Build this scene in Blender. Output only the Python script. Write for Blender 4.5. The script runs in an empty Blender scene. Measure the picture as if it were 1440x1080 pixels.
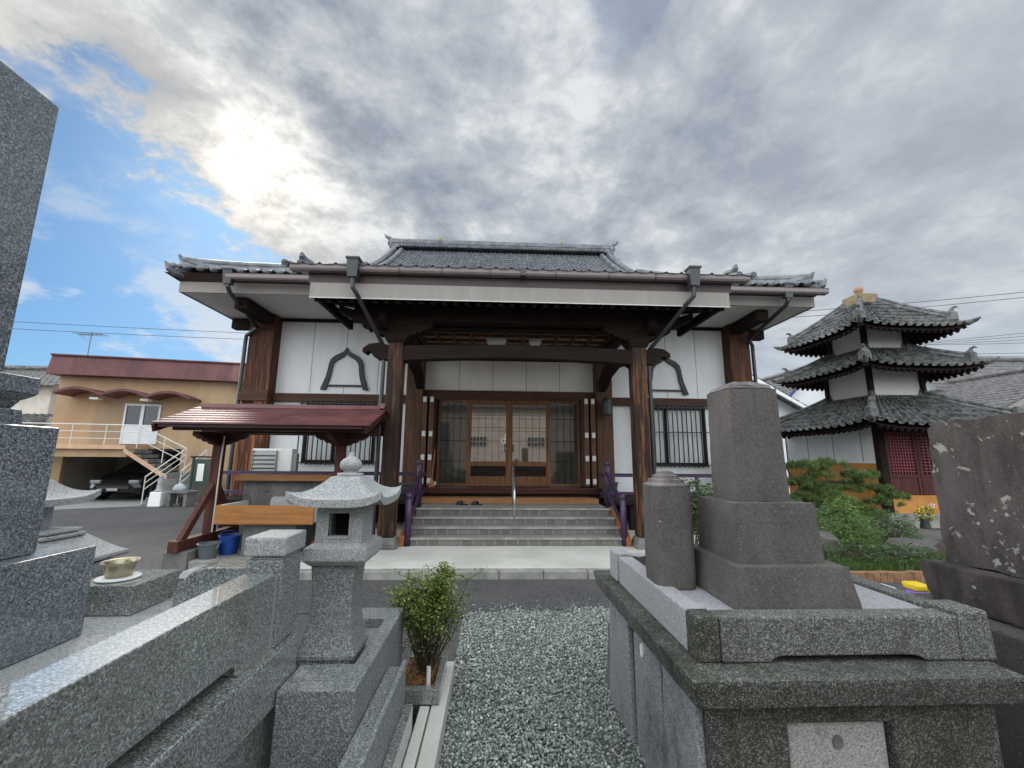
import bpy, bmesh, math, random
import numpy as np
from mathutils import Vector, Matrix
R = math.radians
random.seed(7)
sc = bpy.context.scene
col = sc.collection

# ------------------------------------------------------------------ camera
CAM = Vector((0, 0, 1.6))
p, y, r = R(9.9), R(2.43), R(0.48)
fw = Vector((math.sin(y)*math.cos(p), math.cos(y)*math.cos(p), math.sin(p)))
rt = Vector((math.cos(y), -math.sin(y), 0)); up = rt.cross(fw)
rt, up = math.cos(r)*rt + math.sin(r)*up, -math.sin(r)*rt + math.cos(r)*up
cd = bpy.data.cameras.new('camera'); cam = bpy.data.objects.new('camera', cd); col.objects.link(cam)
cd.sensor_width = 36; cd.lens = 590/1440*36; cd.clip_end = 2000; cd.clip_start = 0.05
m = Matrix((rt, up, -fw)).transposed().to_4x4(); m.translation = CAM
cam.matrix_world = m
sc.camera = cam

# ------------------------------------------------------------------ light, sky, exposure
SUN_DIR = Vector((-.461, .72, .519)).normalized()
SUN_EL = math.asin(SUN_DIR.z); SUN_AZ = math.atan2(SUN_DIR.x, SUN_DIR.y)
sl = bpy.data.lights.new('sun', 'SUN'); sl.energy = 1.5; sl.angle = R(12); sl.color = (1, .93, .82)
so = bpy.data.objects.new('sun', sl); col.objects.link(so)
so.rotation_euler = (-SUN_DIR).to_track_quat('-Z', 'Y').to_euler()
sc.view_settings.view_transform = 'Standard'; sc.view_settings.look = 'None'
sc.view_settings.exposure = 0.0; sc.view_settings.gamma = 1
sc.cycles.max_bounces = 6; sc.cycles.diffuse_bounces = 3; sc.cycles.glossy_bounces = 3
sc.cycles.use_denoising = True

class NT:
    """small helper for building node trees"""
    def __init__(s, nt): s.nt = nt; nt.nodes.clear()
    def n(s, t, ins=None, **kw):
        nd = s.nt.nodes.new(t)
        for k, v in kw.items(): setattr(nd, k, v)
        for k, v in (ins or {}).items():
            sock = nd.inputs[k]
            if isinstance(v, bpy.types.NodeSocket): s.nt.links.new(v, sock)
            elif isinstance(v, bpy.types.Node): s.nt.links.new(v.outputs[0], sock)
            else:
                if sock.type == 'RGBA' and len(v) == 3: v = (*v, 1)
                sock.default_value = v
        return nd
    def math(s, op, a, b=0, c=0, clamp=False): return s.n('ShaderNodeMath', {0: a, 1: b, 2: c}, operation=op, use_clamp=clamp).outputs[0]
    def vmath(s, op, a, b): 
        nd = s.n('ShaderNodeVectorMath', {0: a, 1: b}, operation=op)
        return nd.outputs['Value'] if op == 'DOT_PRODUCT' else nd.outputs[0]
    def mix(s, f, a, b, mode='MIX'):
        nd = s.nt.nodes.new('ShaderNodeMix'); nd.data_type = 'RGBA'; nd.blend_type = mode
        for i, v in ((0, f), (6, a), (7, b)):
            if isinstance(v, bpy.types.NodeSocket): s.nt.links.new(v, nd.inputs[i])
            else:
                if i > 0 and len(v) == 3: v = (*v, 1)
                nd.inputs[i].default_value = v
        return nd.outputs[2]
    def step(s, x, lo, hi, a=0, b=1):
        return s.n('ShaderNodeMapRange', {0: x, 1: lo, 2: hi, 3: a, 4: b}, interpolation_type='SMOOTHSTEP').outputs[0]
    def noise(s, vec, scale, detail=4, rough=.55, dist=0):
        return s.n('ShaderNodeTexNoise', {'Vector': vec, 'Scale': scale, 'Detail': detail, 'Roughness': rough, 'Distortion': dist}).outputs['Fac']
    def ramp(s, f, stops, interp='LINEAR'):
        nd = s.n('ShaderNodeValToRGB', {0: f}); cr = nd.color_ramp; cr.interpolation = interp
        while len(cr.elements) < len(stops): cr.elements.new(.5)
        for e, (pos, c) in zip(cr.elements, stops): e.position = pos; e.color = (*c, 1) if len(c) == 3 else c
        return nd.outputs[0]
    def mapped(s, vec, scale=(1, 1, 1), rot=(0, 0, 0), loc=(0, 0, 0)):
        return s.n('ShaderNodeMapping', {'Vector': vec, 'Scale': scale, 'Rotation': rot, 'Location': loc}).outputs[0]

def pixdir(px, py):
    return (fw + rt*((px-720)/590) - up*((py-540)/590)).normalized()

world = bpy.data.worlds.new('World'); sc.world = world; world.use_nodes = True
w = NT(world.node_tree)
D = w.n('ShaderNodeTexCoord').outputs['Generated']
sp = w.n('ShaderNodeSeparateXYZ', {0: D})
dx, dy, dz = sp.outputs
zc = w.math('ADD', w.math('MAXIMUM', dz, 0.0), .22)
U = w.n('ShaderNodeCombineXYZ', {0: w.math('DIVIDE', dx, zc), 1: w.math('DIVIDE', dy, zc), 2: 0}).outputs[0]
big = w.noise(w.mapped(U, loc=(3.1, 1.7, 0)), 1.5, 3, .5, .3)
fbm = w.noise(w.mapped(U, loc=(9.3, 4.2, 0)), 3.0, 12, .60, .25)
fine = w.noise(w.mapped(U, loc=(1.3, 8.2, 2)), 8.0, 10, .66, .15)
# blue sky from the Nishita model
sky = w.n('ShaderNodeTexSky', sky_type='NISHITA', sun_disc=False, sun_elevation=SUN_EL, sun_rotation=SUN_AZ, air_density=1.0, dust_density=.6, ozone_density=2.2)
skyc = w.mix(1.0, sky.outputs[0], (.34, .57, .80), 'MULTIPLY')
# large cloud sheet: everything to the right of a great circle, ragged by noise
nrm = pixdir(20, 20).cross(pixdir(400, 372)).normalized()
if nrm.dot(pixdir(720, 200)) < 0: nrm = -nrm
edge = w.vmath('DOT_PRODUCT', D, tuple(nrm))
edgen = w.math('ADD', edge, w.math('MULTIPLY', w.math('SUBTRACT', fbm, .5), .36))
edgen = w.math('ADD', edgen, w.math('MULTIPLY', w.math('SUBTRACT', fine, .5), .34))
hole = w.step(w.math('ADD', w.vmath('DOT_PRODUCT', D, tuple(pixdir(885, 22))), w.math('MULTIPLY', w.math('SUBTRACT', fine, .5), .02)), .9955, 1.001, 0, .75)
cover = w.math('MULTIPLY', w.step(edgen, -.055, .015), w.math('SUBTRACT', 1.0, hole))
# separate fair-weather streaks inside the blue part
wis = w.noise(w.mapped(U, scale=(1, .8, 1), loc=(5.5, .4, 0)), 1.9, 9, .6, .5)
lowf = w.step(dz, .45, .12)
wisp = w.math('MULTIPLY', w.step(w.math('ADD', wis, w.math('MULTIPLY', w.math('SUBTRACT', fine, .5), .25)), .455, .60), w.math('ADD', .30, w.math('MULTIPLY', lowf, .7)))
# cloud tone
sh = w.math('ADD', w.math('MULTIPLY', fbm, .75), w.math('ADD', w.math('MULTIPLY', big, .45), w.math('MULTIPLY', fine, .40)))
tone = w.ramp(sh, [(.66, (.29, .335, .405)), (.75, (.415, .46, .525)), (.82, (.52, .56, .605)), (.92, (.78, .81, .83))])
smooth = w.step(dx, .15, .75)
tone = w.mix(w.math('MULTIPLY', smooth, .55), tone, (.49, .535, .60))
tone = w.mix(w.math('MULTIPLY', w.step(dz, .34, .03), .8), tone, (.62, .71, .79))
sd = w.vmath('DOT_PRODUCT', D, tuple(SUN_DIR))
sdm = w.math('MAXIMUM', sd, 0.0)
gl = w.math('ADD', w.math('MULTIPLY', w.math('POWER', sdm, 330), .45), w.math('MULTIPLY', w.math('POWER', sdm, 40), .15))
gln = w.math('MULTIPLY', gl, w.step(w.math('ADD', w.math('MULTIPLY', fbm, .6), w.math('MULTIPLY', fine, .6)), .47, .74, .06, 1.7))
glc = w.mix(1.0, w.n('ShaderNodeCombineXYZ', {0: gln, 1: gln, 2: gln}).outputs[0], (1.25, 1.10, .84), 'MULTIPLY')
cloud = w.mix(1.0, tone, glc, 'ADD')
lit_edge = w.math('MULTIPLY', w.step(edgen, .28, -.03), w.step(sd, .72, .95))
cloud = w.mix(w.math('MULTIPLY', lit_edge, .42), cloud, (.74, .69, .61))
cl10 = w.mix(1.0, cloud, (10, 10, 10), 'MULTIPLY')
wc = w.mix(wisp, skyc, (7.6, 8.0, 8.4))
out = w.mix(cover, wc, cl10)
# added fill light: unseen sky overhead, behind and far left is brightened
tb = w.math('SUBTRACT', w.math('MULTIPLY', dz, .58), w.math('MULTIPLY', dy, .70))
back = w.step(tb, .05, .80)
left = w.step(w.math('ADD', dx, w.math('MULTIPLY', dy, .25)), -.62, -.92)
out = w.mix(w.math('MULTIPLY', left, w.step(dz, -.02, .15)), out, (33, 34, 35.5))
out = w.mix(back, out, (22, 23.4, 24.6))
w.n('ShaderNodeOutputWorld', {0: w.n('ShaderNodeBackground', {0: out, 1: .1})})

# ------------------------------------------------------------------ materials
def material(name):
    mt = bpy.data.materials.new(name); mt.use_nodes = True
    t = NT(mt.node_tree)
    return mt, t
def finish(t, color, rough=.6, bump=None, bstr=.3, bdist=.01, **kw):
    ins = {'Base Color': color, 'Roughness': rough}
    if bump is not None:
        ins['Normal'] = t.n('ShaderNodeBump', {'Height': bump, 'Strength': bstr, 'Distance': bdist}).outputs[0]
    ins.update(kw)
    b = t.n('ShaderNodeBsdfPrincipled', ins)
    t.n('ShaderNodeOutputMaterial', {0: b})
    return b
def pos(t): return t.n('ShaderNodeNewGeometry').outputs['Position']

def granite(name, dark, mid, light, scale=170, rough=.25, stain=None, bump=0, stain_lo=.45, stain_hi=.7, spec=.5, coat=0):
    mt, t = material(name); P = pos(t)
    v = t.n('ShaderNodeTexVoronoi', {'Vector': P, 'Scale': scale, 'Randomness': 1})
    g = t.n('ShaderNodeSeparateColor', {0: v.outputs['Color']}).outputs[0]
    g2 = t.noise(P, scale*.45, 5, .7)
    gg = t.math('ADD', t.math('MULTIPLY', g, .55), t.math('MULTIPLY', g2, .75))
    c = t.ramp(gg, [(.30, dark), (.52, mid), (.68, mid), (.92, light)])
    c = t.mix(t.math('MULTIPLY', t.step(t.noise(P, 2.2, 4), .35, .7), .25), c, mid)
    if stain is not None:
        s1 = t.noise(t.mapped(P, scale=(1, 1, .45)), 3.2, 7, .65, .3)
        s2 = t.noise(P, 24, 5, .7)
        c = t.mix(t.step(t.math('ADD', s1, t.math('MULTIPLY', t.math('SUBTRACT', s2, .5), .5)), stain_lo, stain_hi, 0, .9), c, stain)
    rr = t.step(g2, .3, .7, rough*.8, rough*1.25)
    finish(t, c, rr, gg if bump else None, bump, .003, **{'Specular IOR Level': spec, 'Coat Weight': coat, 'Coat Roughness': .02, 'Coat IOR': 2.15})
    return mt

def mottled(name, c1, c2, scale=8, rough=.8, c3=None, stretch=(1, 1, 1), bump=.3, fine=60, bd=.01, lo=.35, hi=.65, spec=.5):
    mt, t = material(name); P = t.mapped(pos(t), scale=stretch)
    a = t.noise(P, scale, 8, .62, .2); b = t.noise(P, fine, 4, .7)
    f = t.math('ADD', a, t.math('MULTIPLY', t.math('SUBTRACT', b, .5), .35))
    c = t.mix(t.step(f, lo, hi), c1, c2)
    if c3 is not None:
        c = t.mix(t.step(t.noise(P, scale*.37, 6, .6), .56, .72, 0, .85), c, c3)
    finish(t, c, rough, f if bump else None, bump, bd, **{'Specular IOR Level': spec})
    return mt

def wood(name, c1, c2, axis='z', rough=.55, worn=None, scale=26):
    mt, t = material(name)
    st = {'z': (1, 1, .05), 'x': (.05, 1, 1), 'y': (1, .05, 1)}[axis]
    P0 = pos(t); P = t.mapped(P0, scale=st)
    a = t.noise(P, scale, 6, .7, .6); b = t.noise(P, scale*4.5, 3, .6)
    f = t.math('ADD', t.math('MULTIPLY', a, .8), t.math('MULTIPLY', b, .3))
    c = t.mix(t.step(f, .38, .72), c1, c2)
    if worn is not None:
        # sun- and rain-bleached heartwood: a patchy streak, strongest low on the post
        zz = t.n('ShaderNodeSeparateXYZ', {0: P0}).outputs[2]
        patch = t.noise(t.mapped(P0, scale=(3.2, 3.2, .35)), 1.6, 5, .6, .4)
        k = t.math('MULTIPLY', t.step(t.math('ADD', patch, t.math('MULTIPLY', a, .4)),   .67, .82), t.step(zz, 4.3, 2.3))
        c = t.mix(t.math('MULTIPLY', k, t.step(a, .35, .6)), c, worn)
    finish(t, c, rough+.12, f, .25, .004, **{'Specular IOR Level': .28})
    return mt

def plain(name, c, rough=.5, var=.15, scale=6, metallic=0.0, bump=0, spec=.5):
    mt, t = material(name); P = pos(t)
    n = t.noise(P, scale, 6, .65); n2 = t.noise(P, scale*14, 3, .6)
    f = t.math('ADD', t.math('MULTIPLY', n, .7), t.math('MULTIPLY', n2, .3))
    c1 = tuple(x*(1-var) for x in c); c2 = tuple(min(1, x*(1+var)) for x in c)
    finish(t, t.mix(t.step(f, .3, .7), c1, c2), t.step(n, .3, .7, rough*.85, min(1, rough*1.15)), n2 if bump else None, bump, .004, Metallic=metallic, **{'Specular IOR Level': spec})
    return mt

def leafmat(name, c1, c2, c3):
    mt, t = material(name)
    rnd = t.n('ShaderNodeNewGeometry').outputs['Random Per Island']
    c = t.ramp(rnd, [(0, c1), (.55, c2), (1, c3)])
    b = t.n('ShaderNodeBsdfPrincipled', {'Base Color': c, 'Roughness': .5})
    tr = t.n('ShaderNodeBsdfTranslucent', {0: c})
    t.n('ShaderNodeOutputMaterial', {0: t.n('ShaderNodeMixShader', {0: .35, 1: b.outputs[0], 2: tr.outputs[0]})})
    return mt

def plaster(name, c, seamless=True):
    mt, t = material(name); P = pos(t)
    st = t.noise(t.mapped(P, scale=(2.2, 2.2, .35)), 2.0, 6, .6, .3); n = t.noise(P, 30, 4, .6)
    k = t.math('ADD', t.step(st, .42, .8, 0, .26), t.step(n, .4, .8, 0, .06))
    finish(t, t.mix(k, c, (.42, .42, .40)), .7, n, .08, .003)
    return mt

M = {}
M['granite_polished'] = granite('granite_polished', (.016, .019, .017), (.135, .146, .136), (.43, .455, .44), 210, .3, coat=.8)
M['granite_blue'] = granite('granite_blue', (.014, .018, .022), (.10, .115, .13), (.34, .37, .40), 210, .3, coat=.35)
M['granite_grey'] = granite('granite_grey', (.018, .02, .02), (.14, .15, .15), (.42, .44, .44), 230, .5, bump=.3)  # darker granite tone; shade of the front faces is put into the colour
M['granite_flamed'] = granite('granite_flamed', (.06, .06, .06), (.29, .30, .30), (.52, .53, .53), 250, .65, bump=.5)
M['granite_pale'] = granite('granite_pale', (.10, .10, .11), (.30, .30, .31), (.52, .52, .53), 260, .7, bump=.5)
M['granite_stained'] = granite('granite_stained', (.014, .014, .013), (.085, .087, .080), (.34, .34, .325), 230, .8, stain=(.028, .030, .020), bump=.8, stain_lo=.44, stain_hi=.78)
M['granite_side'] = granite('granite_side', (.05, .05, .055), (.21, .212, .225), (.44, .44, .46), 240, .8, stain=(.05, .05, .046), bump=.6, stain_lo=.46, stain_hi=.78)
M['granite_black'] = granite('granite_black', (.010, .010, .009), (.052, .054, .045), (.29, .29, .26), 230, .9, stain=(.014, .017, .008), bump=.9, stain_lo=.36, stain_hi=.72)
M['granite_cover'] = granite('granite_cover', (.05, .05, .05), (.33, .325, .30), (.52, .51, .48), 240, .8, stain=(.06, .06, .05), bump=.6, stain_lo=.56, stain_hi=.76)
def old_stone():
    mt, t = material('old_stone'); P = pos(t)
    a = t.noise(t.mapped(P, scale=(1, 1, .55)), 6, 9, .68, .2); g = t.n('ShaderNodeSeparateColor', {0: t.n('ShaderNodeTexVoronoi', {'Vector': P, 'Scale': 260.0}).outputs['Color']}).outputs[0]
    b = t.noise(P, 55, 6, .75)
    c = t.mix(t.step(t.math('ADD', t.math('MULTIPLY', a, .6), t.math('MULTIPLY', b, .4)), .36, .64), (.066, .058, .053), (.142, .126, .114))
    c = t.mix(.45, c, t.ramp(g, [(0, (.035, .032, .030)), (.6, (.10, .092, .088)), (1, (.20, .19, .182))]))
    c = t.mix(t.step(t.noise(t.mapped(P, scale=(3, 3, .5)), 2.6, 6, .6, .2), .56, .74, 0, .6), c, (.045, .040, .036))
    v = t.n('ShaderNodeTexVoronoi', {'Vector': P, 'Scale': 26.0}); sp_ = t.math('LESS_THAN', v.outputs['Distance'], t.math('MULTIPLY', t.math('POWER', t.n('ShaderNodeSeparateColor', {0: v.outputs['Color']}).outputs[1], 6.0), .16))
    c = t.mix(t.math('MULTIPLY', sp_, .6), c, (.36, .35, .32))
    finish(t, c, .82, t.math('ADD', b, t.math('MULTIPLY', g, .5)), .9, .004); return mt
M['old_stone'] = old_stone()
M['old_stone_top'] = mottled('old_stone_top', (.06, .052, .05), (.16, .14, .14), 7, .8, (.22, .20, .19), (1, 1, .4), .5, 60, .008)
def lichen():
    mt, t = material('lichen_stone'); P = pos(t)
    a = t.noise(t.mapped(P, scale=(1, 1, .4)), 6, 8, .65, .3); b = t.noise(P, 80, 4, .7)
    c = t.mix(t.step(t.math('ADD', a, t.math('MULTIPLY', t.math('SUBTRACT', b, .5), .4)), .35, .68), (.040, .033, .031), (.105, .088, .082))
    v = t.n('ShaderNodeTexVoronoi', {'Vector': t.vmath('ADD', P, t.vmath('MULTIPLY', t.n('ShaderNodeTexNoise', {'Vector': P, 'Scale': 40.}).outputs['Color'], (.02, .02, .02))), 'Scale': 13.0, 'Randomness': 1.0})
    rad = t.n('ShaderNodeSeparateColor', {0: v.outputs['Color']}).outputs[1]
    spot = t.math('LESS_THAN', v.outputs['Distance'], t.math('MULTIPLY', t.math('POWER', rad, 3.0), .20))
    patch = t.step(t.math('ADD', t.noise(P, 14, 6, .7, .5), t.math('MULTIPLY', t.noise(P, 2.2, 3), .5)), .86, .93)
    k = t.math('MAXIMUM', spot, patch)
    finish(t, t.mix(t.math('MULTIPLY', k, .75), c, (.42, .42, .38)), .85, t.math('ADD', b, k), .4, .004)
    return mt
M['lichen_stone'] = lichen()
def asphalt():
    mt, t = material('asphalt'); P = pos(t)
    a = t.noise(P, .9, 6, .6); g = t.n('ShaderNodeSeparateColor', {0: t.n('ShaderNodeTexVoronoi', {'Vector': P, 'Scale': 85.0}).outputs['Color']}).outputs[0]
    b = t.noise(P, 30, 5, .75)
    c = t.ramp(t.math('ADD', t.math('MULTIPLY', g, .5), t.math('MULTIPLY', b, .5)), [(.25, (.022, .021, .023)), (.5, (.060, .058, .060)), (.72, (.10, .098, .098)), (.9, (.22, .215, .205))])
    c = t.mix(t.math('MULTIPLY', t.step(a, .4, .65), .55), c, (.095, .090, .086))
    finish(t, c, .85, g, .7, .006); return mt
M['asphalt'] = asphalt()
M['concrete'] = mottled('concrete', (.45, .445, .40), (.56, .55, .50), 1.3, .8, (.36, .355, .32), (1, 1, 1), .15, 50, .003)
M['concrete_kerb'] = mottled('concrete_kerb', (.20, .20, .18), (.34, .33, .30), 3, .85, (.13, .13, .115), (1, 1, 1), .3, 60, .004)
def stepstone():
    mt, t = material('concrete_step'); P = pos(t)
    q = t.n('ShaderNodeSeparateXYZ', {0: P}).outputs; n = t.noise(P, 30, 6, .7); n2 = t.noise(P, 6, 4, .6)
    wv = t.n('ShaderNodeCombineXYZ', {0: t.math('ADD', q[0], t.math('MULTIPLY', n2, .08)), 1: t.math('ADD', q[2], t.math('MULTIPLY', q[1], .0)), 2: 0}).outputs[0]
    bk = t.n('ShaderNodeTexBrick', {'Vector': t.mapped(wv, loc=(0, -.10, 0)), 'Color1': (.10, .10, .10, 1), 'Color2': (.75, .75, .75, 1), 'Mortar': (1, 1, 1, 1), 'Scale': 1.0, 'Mortar Size': .016, 'Mortar Smooth': .8, 'Bias': -.1, 'Brick Width': .19, 'Row Height': .13})
    g = t.n('ShaderNodeSeparateColor', {0: bk.outputs[0]}).outputs[0]; e = bk.outputs['Fac']
    c = t.ramp(t.math('ADD', t.math('MULTIPLY', g, .45), t.math('MULTIPLY', n, .55)), [(.25, (.105, .098, .090)), (.5, (.155, .147, .136)), (.8, (.21, .20, .185))])
    c = t.mix(t.math('MULTIPLY', e, .6), c, (.225, .218, .20))
    finish(t, c, .85, t.math('SUBTRACT', n, t.math('MULTIPLY', e, .4)), .35, .006); return mt
M['concrete_step'] = stepstone()
M['concrete_dark'] = mottled('concrete_dark', (.10, .10, .095), (.19, .185, .175), 3, .8, None, (1, 1, .6), .2, 60)
M['gravel_lot'] = mottled('gravel_lot', (.15, .155, .155), (.34, .345, .335), 34, .9, None, (1, 1, 1), .8, 160, .015)
M['soil'] = mottled('soil', (.03, .022, .015), (.075, .055, .035), 12, .95, (.05, .07, .02), bump=.8, fine=80, bd=.03)
M['mulch'] = mottled('mulch', (.06, .028, .012), (.20, .10, .04), 40, .9, bump=.9, fine=120, bd=.02)
M['path_bed'] = mottled('path_bed', (.04, .045, .042), (.11, .12, .11), 60, .95)
M['dark_earth'] = mottled('dark_earth', (.012, .012, .011), (.04, .04, .038), 60, .95, bump=.9, fine=150, bd=.02)
def pebble():
    mt, t = material('river_gravel'); P = pos(t)
    rnd = t.n('ShaderNodeNewGeometry').outputs['Random Per Island']
    c = t.ramp(rnd, [(0, (.10, .115, .105)), (.35, (.21, .24, .22)), (.7, (.32, .355, .325)), (.92, (.44, .46, .43)), (1, (.70, .70, .66))])
    c = t.mix(t.step(t.noise(P, 90, 4, .7), .4, .7, 0, .35), c, (.10, .12, .115))
    finish(t, c, .7); return mt
M['pebble'] = pebble()
M['wood_dark'] = wood('wood_dark', (.008, .005, .004), (.026, .016, .012), 'x', .8)
M['wood_dark_y'] = wood('wood_dark_y', (.008, .005, .004), (.026, .016, .012), 'y', .8)
M['wood_beam'] = wood('wood_beam', (.035, .015, .009), (.105, .048, .028), 'x')
M['wood_post'] = wood('wood_post', (.010, .007, .005), (.040, .020, .012), 'z', worn=(.20, .085, .035))
M['wood_pillar'] = wood('wood_pillar', (.020, .009, .006), (.13, .046, .020), 'z', worn=(.34, .115, .036))
M['wood_inner'] = wood('wood_inner', (.045, .022, .014), (.13, .065, .035), 'z')
M['ceiling_wood'] = wood('ceiling_wood', (.26, .19, .13), (.42, .33, .24), 'x')
M['wood_door'] = wood('wood_door', (.085, .038, .018), (.21, .098, .046), 'z')
M['wood_red'] = wood('wood_red', (.045, .014, .010), (.125, .040, .027), 'z')
M['wood_sill'] = wood('wood_sill', (.022, .008, .006), (.07, .024, .017), 'x', .3)
M['wood_orange'] = wood('wood_orange', (.27, .115, .035), (.42, .19, .062), 'x', .5)
M['wood_plank'] = wood('wood_plank', (.22, .105, .045), (.36, .18, .08), 'x', .5)
M['wood_string'] = wood('wood_string', (.22, .075, .03), (.36, .14, .055), 'y', .6)
M['plaster'] = plaster('plaster', (.80, .82, .82))
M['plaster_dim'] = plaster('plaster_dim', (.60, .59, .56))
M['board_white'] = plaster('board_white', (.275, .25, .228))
M['transom_white'] = plaster('transom_white', (.80, .76, .70))
M['soffit'] = plaster('soffit', (.74, .735, .72))
M['tile'] = mottled('tile', (.075, .080, .09), (.17, .18, .20), 5, .42, None, (1, 1, 1), 0, 25, spec=.6)
M['tile_old'] = mottled('tile_old', (.030, .033, .032), (.15, .15, .147), 6, .55, (.055, .062, .045), (1, 1, 1), .3, 40, .005)
M['tile_far'] = mottled('tile_far', (.075, .072, .075), (.15, .145, .145), 4, .6, None, (1, 1, 1), .2, 30)
M['gutter'] = plain('gutter', (.215, .178, .178), .4, .12)
M['fascia_brown'] = plain('fascia_brown', (.055, .030, .028), .5, .2)
M['pipe_dark'] = plain('pipe_dark', (.035, .037, .042), .35, .2)
M['pipe_grey'] = plain('pipe_grey', (.16, .16, .16), .4, .15)
M['maroon'] = mottled('maroon', (.075, .021, .022), (.125, .036, .035), 3, .45, (.20, .07, .06), (1, 1, 1), 0, 40)
M['maroon_rust'] = mottled('maroon_rust', (.075, .020, .023), (.135, .042, .040), 2.2, .6, (.20, .09, .07), (1, 1, .4), .1, 30)
M['stucco'] = mottled('stucco', (.37, .245, .14), (.45, .315, .19), 1.1, .85, (.26, .20, .14), (1, 1, .35), .25, 70)
M['stucco_orange'] = mottled('stucco_orange', (.46, .20, .045), (.58, .27, .075), 3, .85, (.38, .20, .07), (1, 1, .5), .25, 60)
M['stucco_pink'] = mottled('stucco_pink', (.52, .32, .21), (.62, .40, .27), 3, .8, None, bump=.1)
M['cream'] = mottled('cream', (.55, .48, .40), (.66, .60, .52), 2, .8, None, bump=.1)
M['house_grey'] = mottled('house_grey', (.30, .34, .38), (.40, .44, .47), 1.5, .7, None, bump=.05)
M['purple'] = plain('purple', (.042, .022, .060), .4, .2)
M['steel'] = plain('steel', (.55, .55, .54), .3, .08, metallic=.9)
M['rail_white'] = plain('rail_white', (.62, .61, .57), .4, .1)
M['aluminium'] = plain('aluminium', (.62, .66, .70), .4, .08)
M['white_plastic'] = plain('white_plastic', (.72, .71, .67), .45, .06)
M['grey_plastic'] = plain('grey_plastic', (.22, .225, .22), .5, .1)
M['fin_grey'] = plain('fin_grey', (.28, .29, .285), .5, .1)
M['black'] = plain('black', (.010, .010, .011), .5, .2)
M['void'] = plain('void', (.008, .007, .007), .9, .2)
M['car_paint'] = plain('car_paint', (.008, .008, .009), .12, .1)
M['car_glass'] = plain('car_glass', (.015, .017, .018), .05, .1)
M['rubber'] = plain('rubber', (.02, .02, .02), .8, .1)
M['lamp_lens'] = plain('lamp_lens', (.22, .23, .23), .15, .1)
M['blue_plastic'] = plain('blue_plastic', (.013, .065, .33), .4, .12)
M['bucket_grey'] = plain('bucket_grey', (.10, .115, .13), .45, .15)
M['gold'] = plain('gold', (.30, .25, .06), .6, .15, metallic=.2)
M['brass'] = plain('brass', (.36, .32, .22), .3, .2, metallic=.7)
M['finial_stone'] = mottled('finial_stone', (.20, .15, .08), (.27, .21, .12), 6, .8, (.19, .16, .11), bump=.3)
M['finial_ball'] = plain('finial_ball', (.34, .20, .11), .6, .1)
M['red_lattice'] = plain('red_lattice', (.20, .030, .045), .55, .2)
M['red_door'] = wood('red_door', (.05, .016, .014), (.12, .036, .030), 'z')
M['pot'] = plain('pot', (.055, .055, .05), .5, .3)
M['bronze'] = plain('bronze', (.035, .04, .036), .5, .3)
M['white_metal'] = plain('white_metal', (.55, .54, .50), .4, .05)
M['curtain'] = mottled('curtain', (.50, .52, .53), (.68, .70, .70), 14, .8, None, (1, 1, .06), .2, 40)
M['light_cover'] = plain('light_cover', (.80, .80, .78), .4, .03)
M['yellow'] = plain('yellow', (.75, .52, .02), .5, .1)
M['violet'] = plain('violet', (.30, .18, .60), .5, .15)
M['paper'] = plain('paper', (.78, .78, .76), .6, .05)
M['leaf_shrub'] = leafmat('leaf_shrub', (.06, .105, .02), (.15, .215, .04), (.34, .40, .09))
M['leaf_pine'] = leafmat('leaf_pine', (.045, .085, .022), (.11, .18, .045), (.24, .30, .10))
M['leaf_bush'] = leafmat('leaf_bush', (.06, .14, .03), (.14, .26, .06), (.28, .40, .13))
M['leaf_dark'] = leafmat('leaf_dark', (.03, .075, .022), (.07, .15, .042), (.17, .25, .09))
M['grass'] = leafmat('grass', (.03, .075, .015), (.07, .15, .03), (.17, .23, .06))
M['bark'] = wood('bark', (.03, .022, .016), (.10, .075, .055), 'z', .9)
M['straw'] = wood('straw', (.22, .10, .03), (.42, .22, .08), 'z', .9)
M['petal'] = plain('petal', (.80, .72, .72), .6, .1)
def glassmat(name, base, rough=.03, ior=2.0):
    mt, t = material(name)
    finish(t, t.mix(t.step(t.noise(pos(t), 2.5, 4), .3, .7), base, tuple(x*1.35 for x in base)), rough, **{'IOR': ior}); return mt
M['door_glass'] = glassmat('door_glass', (.055, .048, .036), .03, 4.0)
M['door_glass_dark'] = glassmat('door_glass_dark', (.04, .038, .032), .05, 2.0)
M['pane'] = glassmat('pane', (.02, .025, .03), .04, 1.6)

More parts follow.
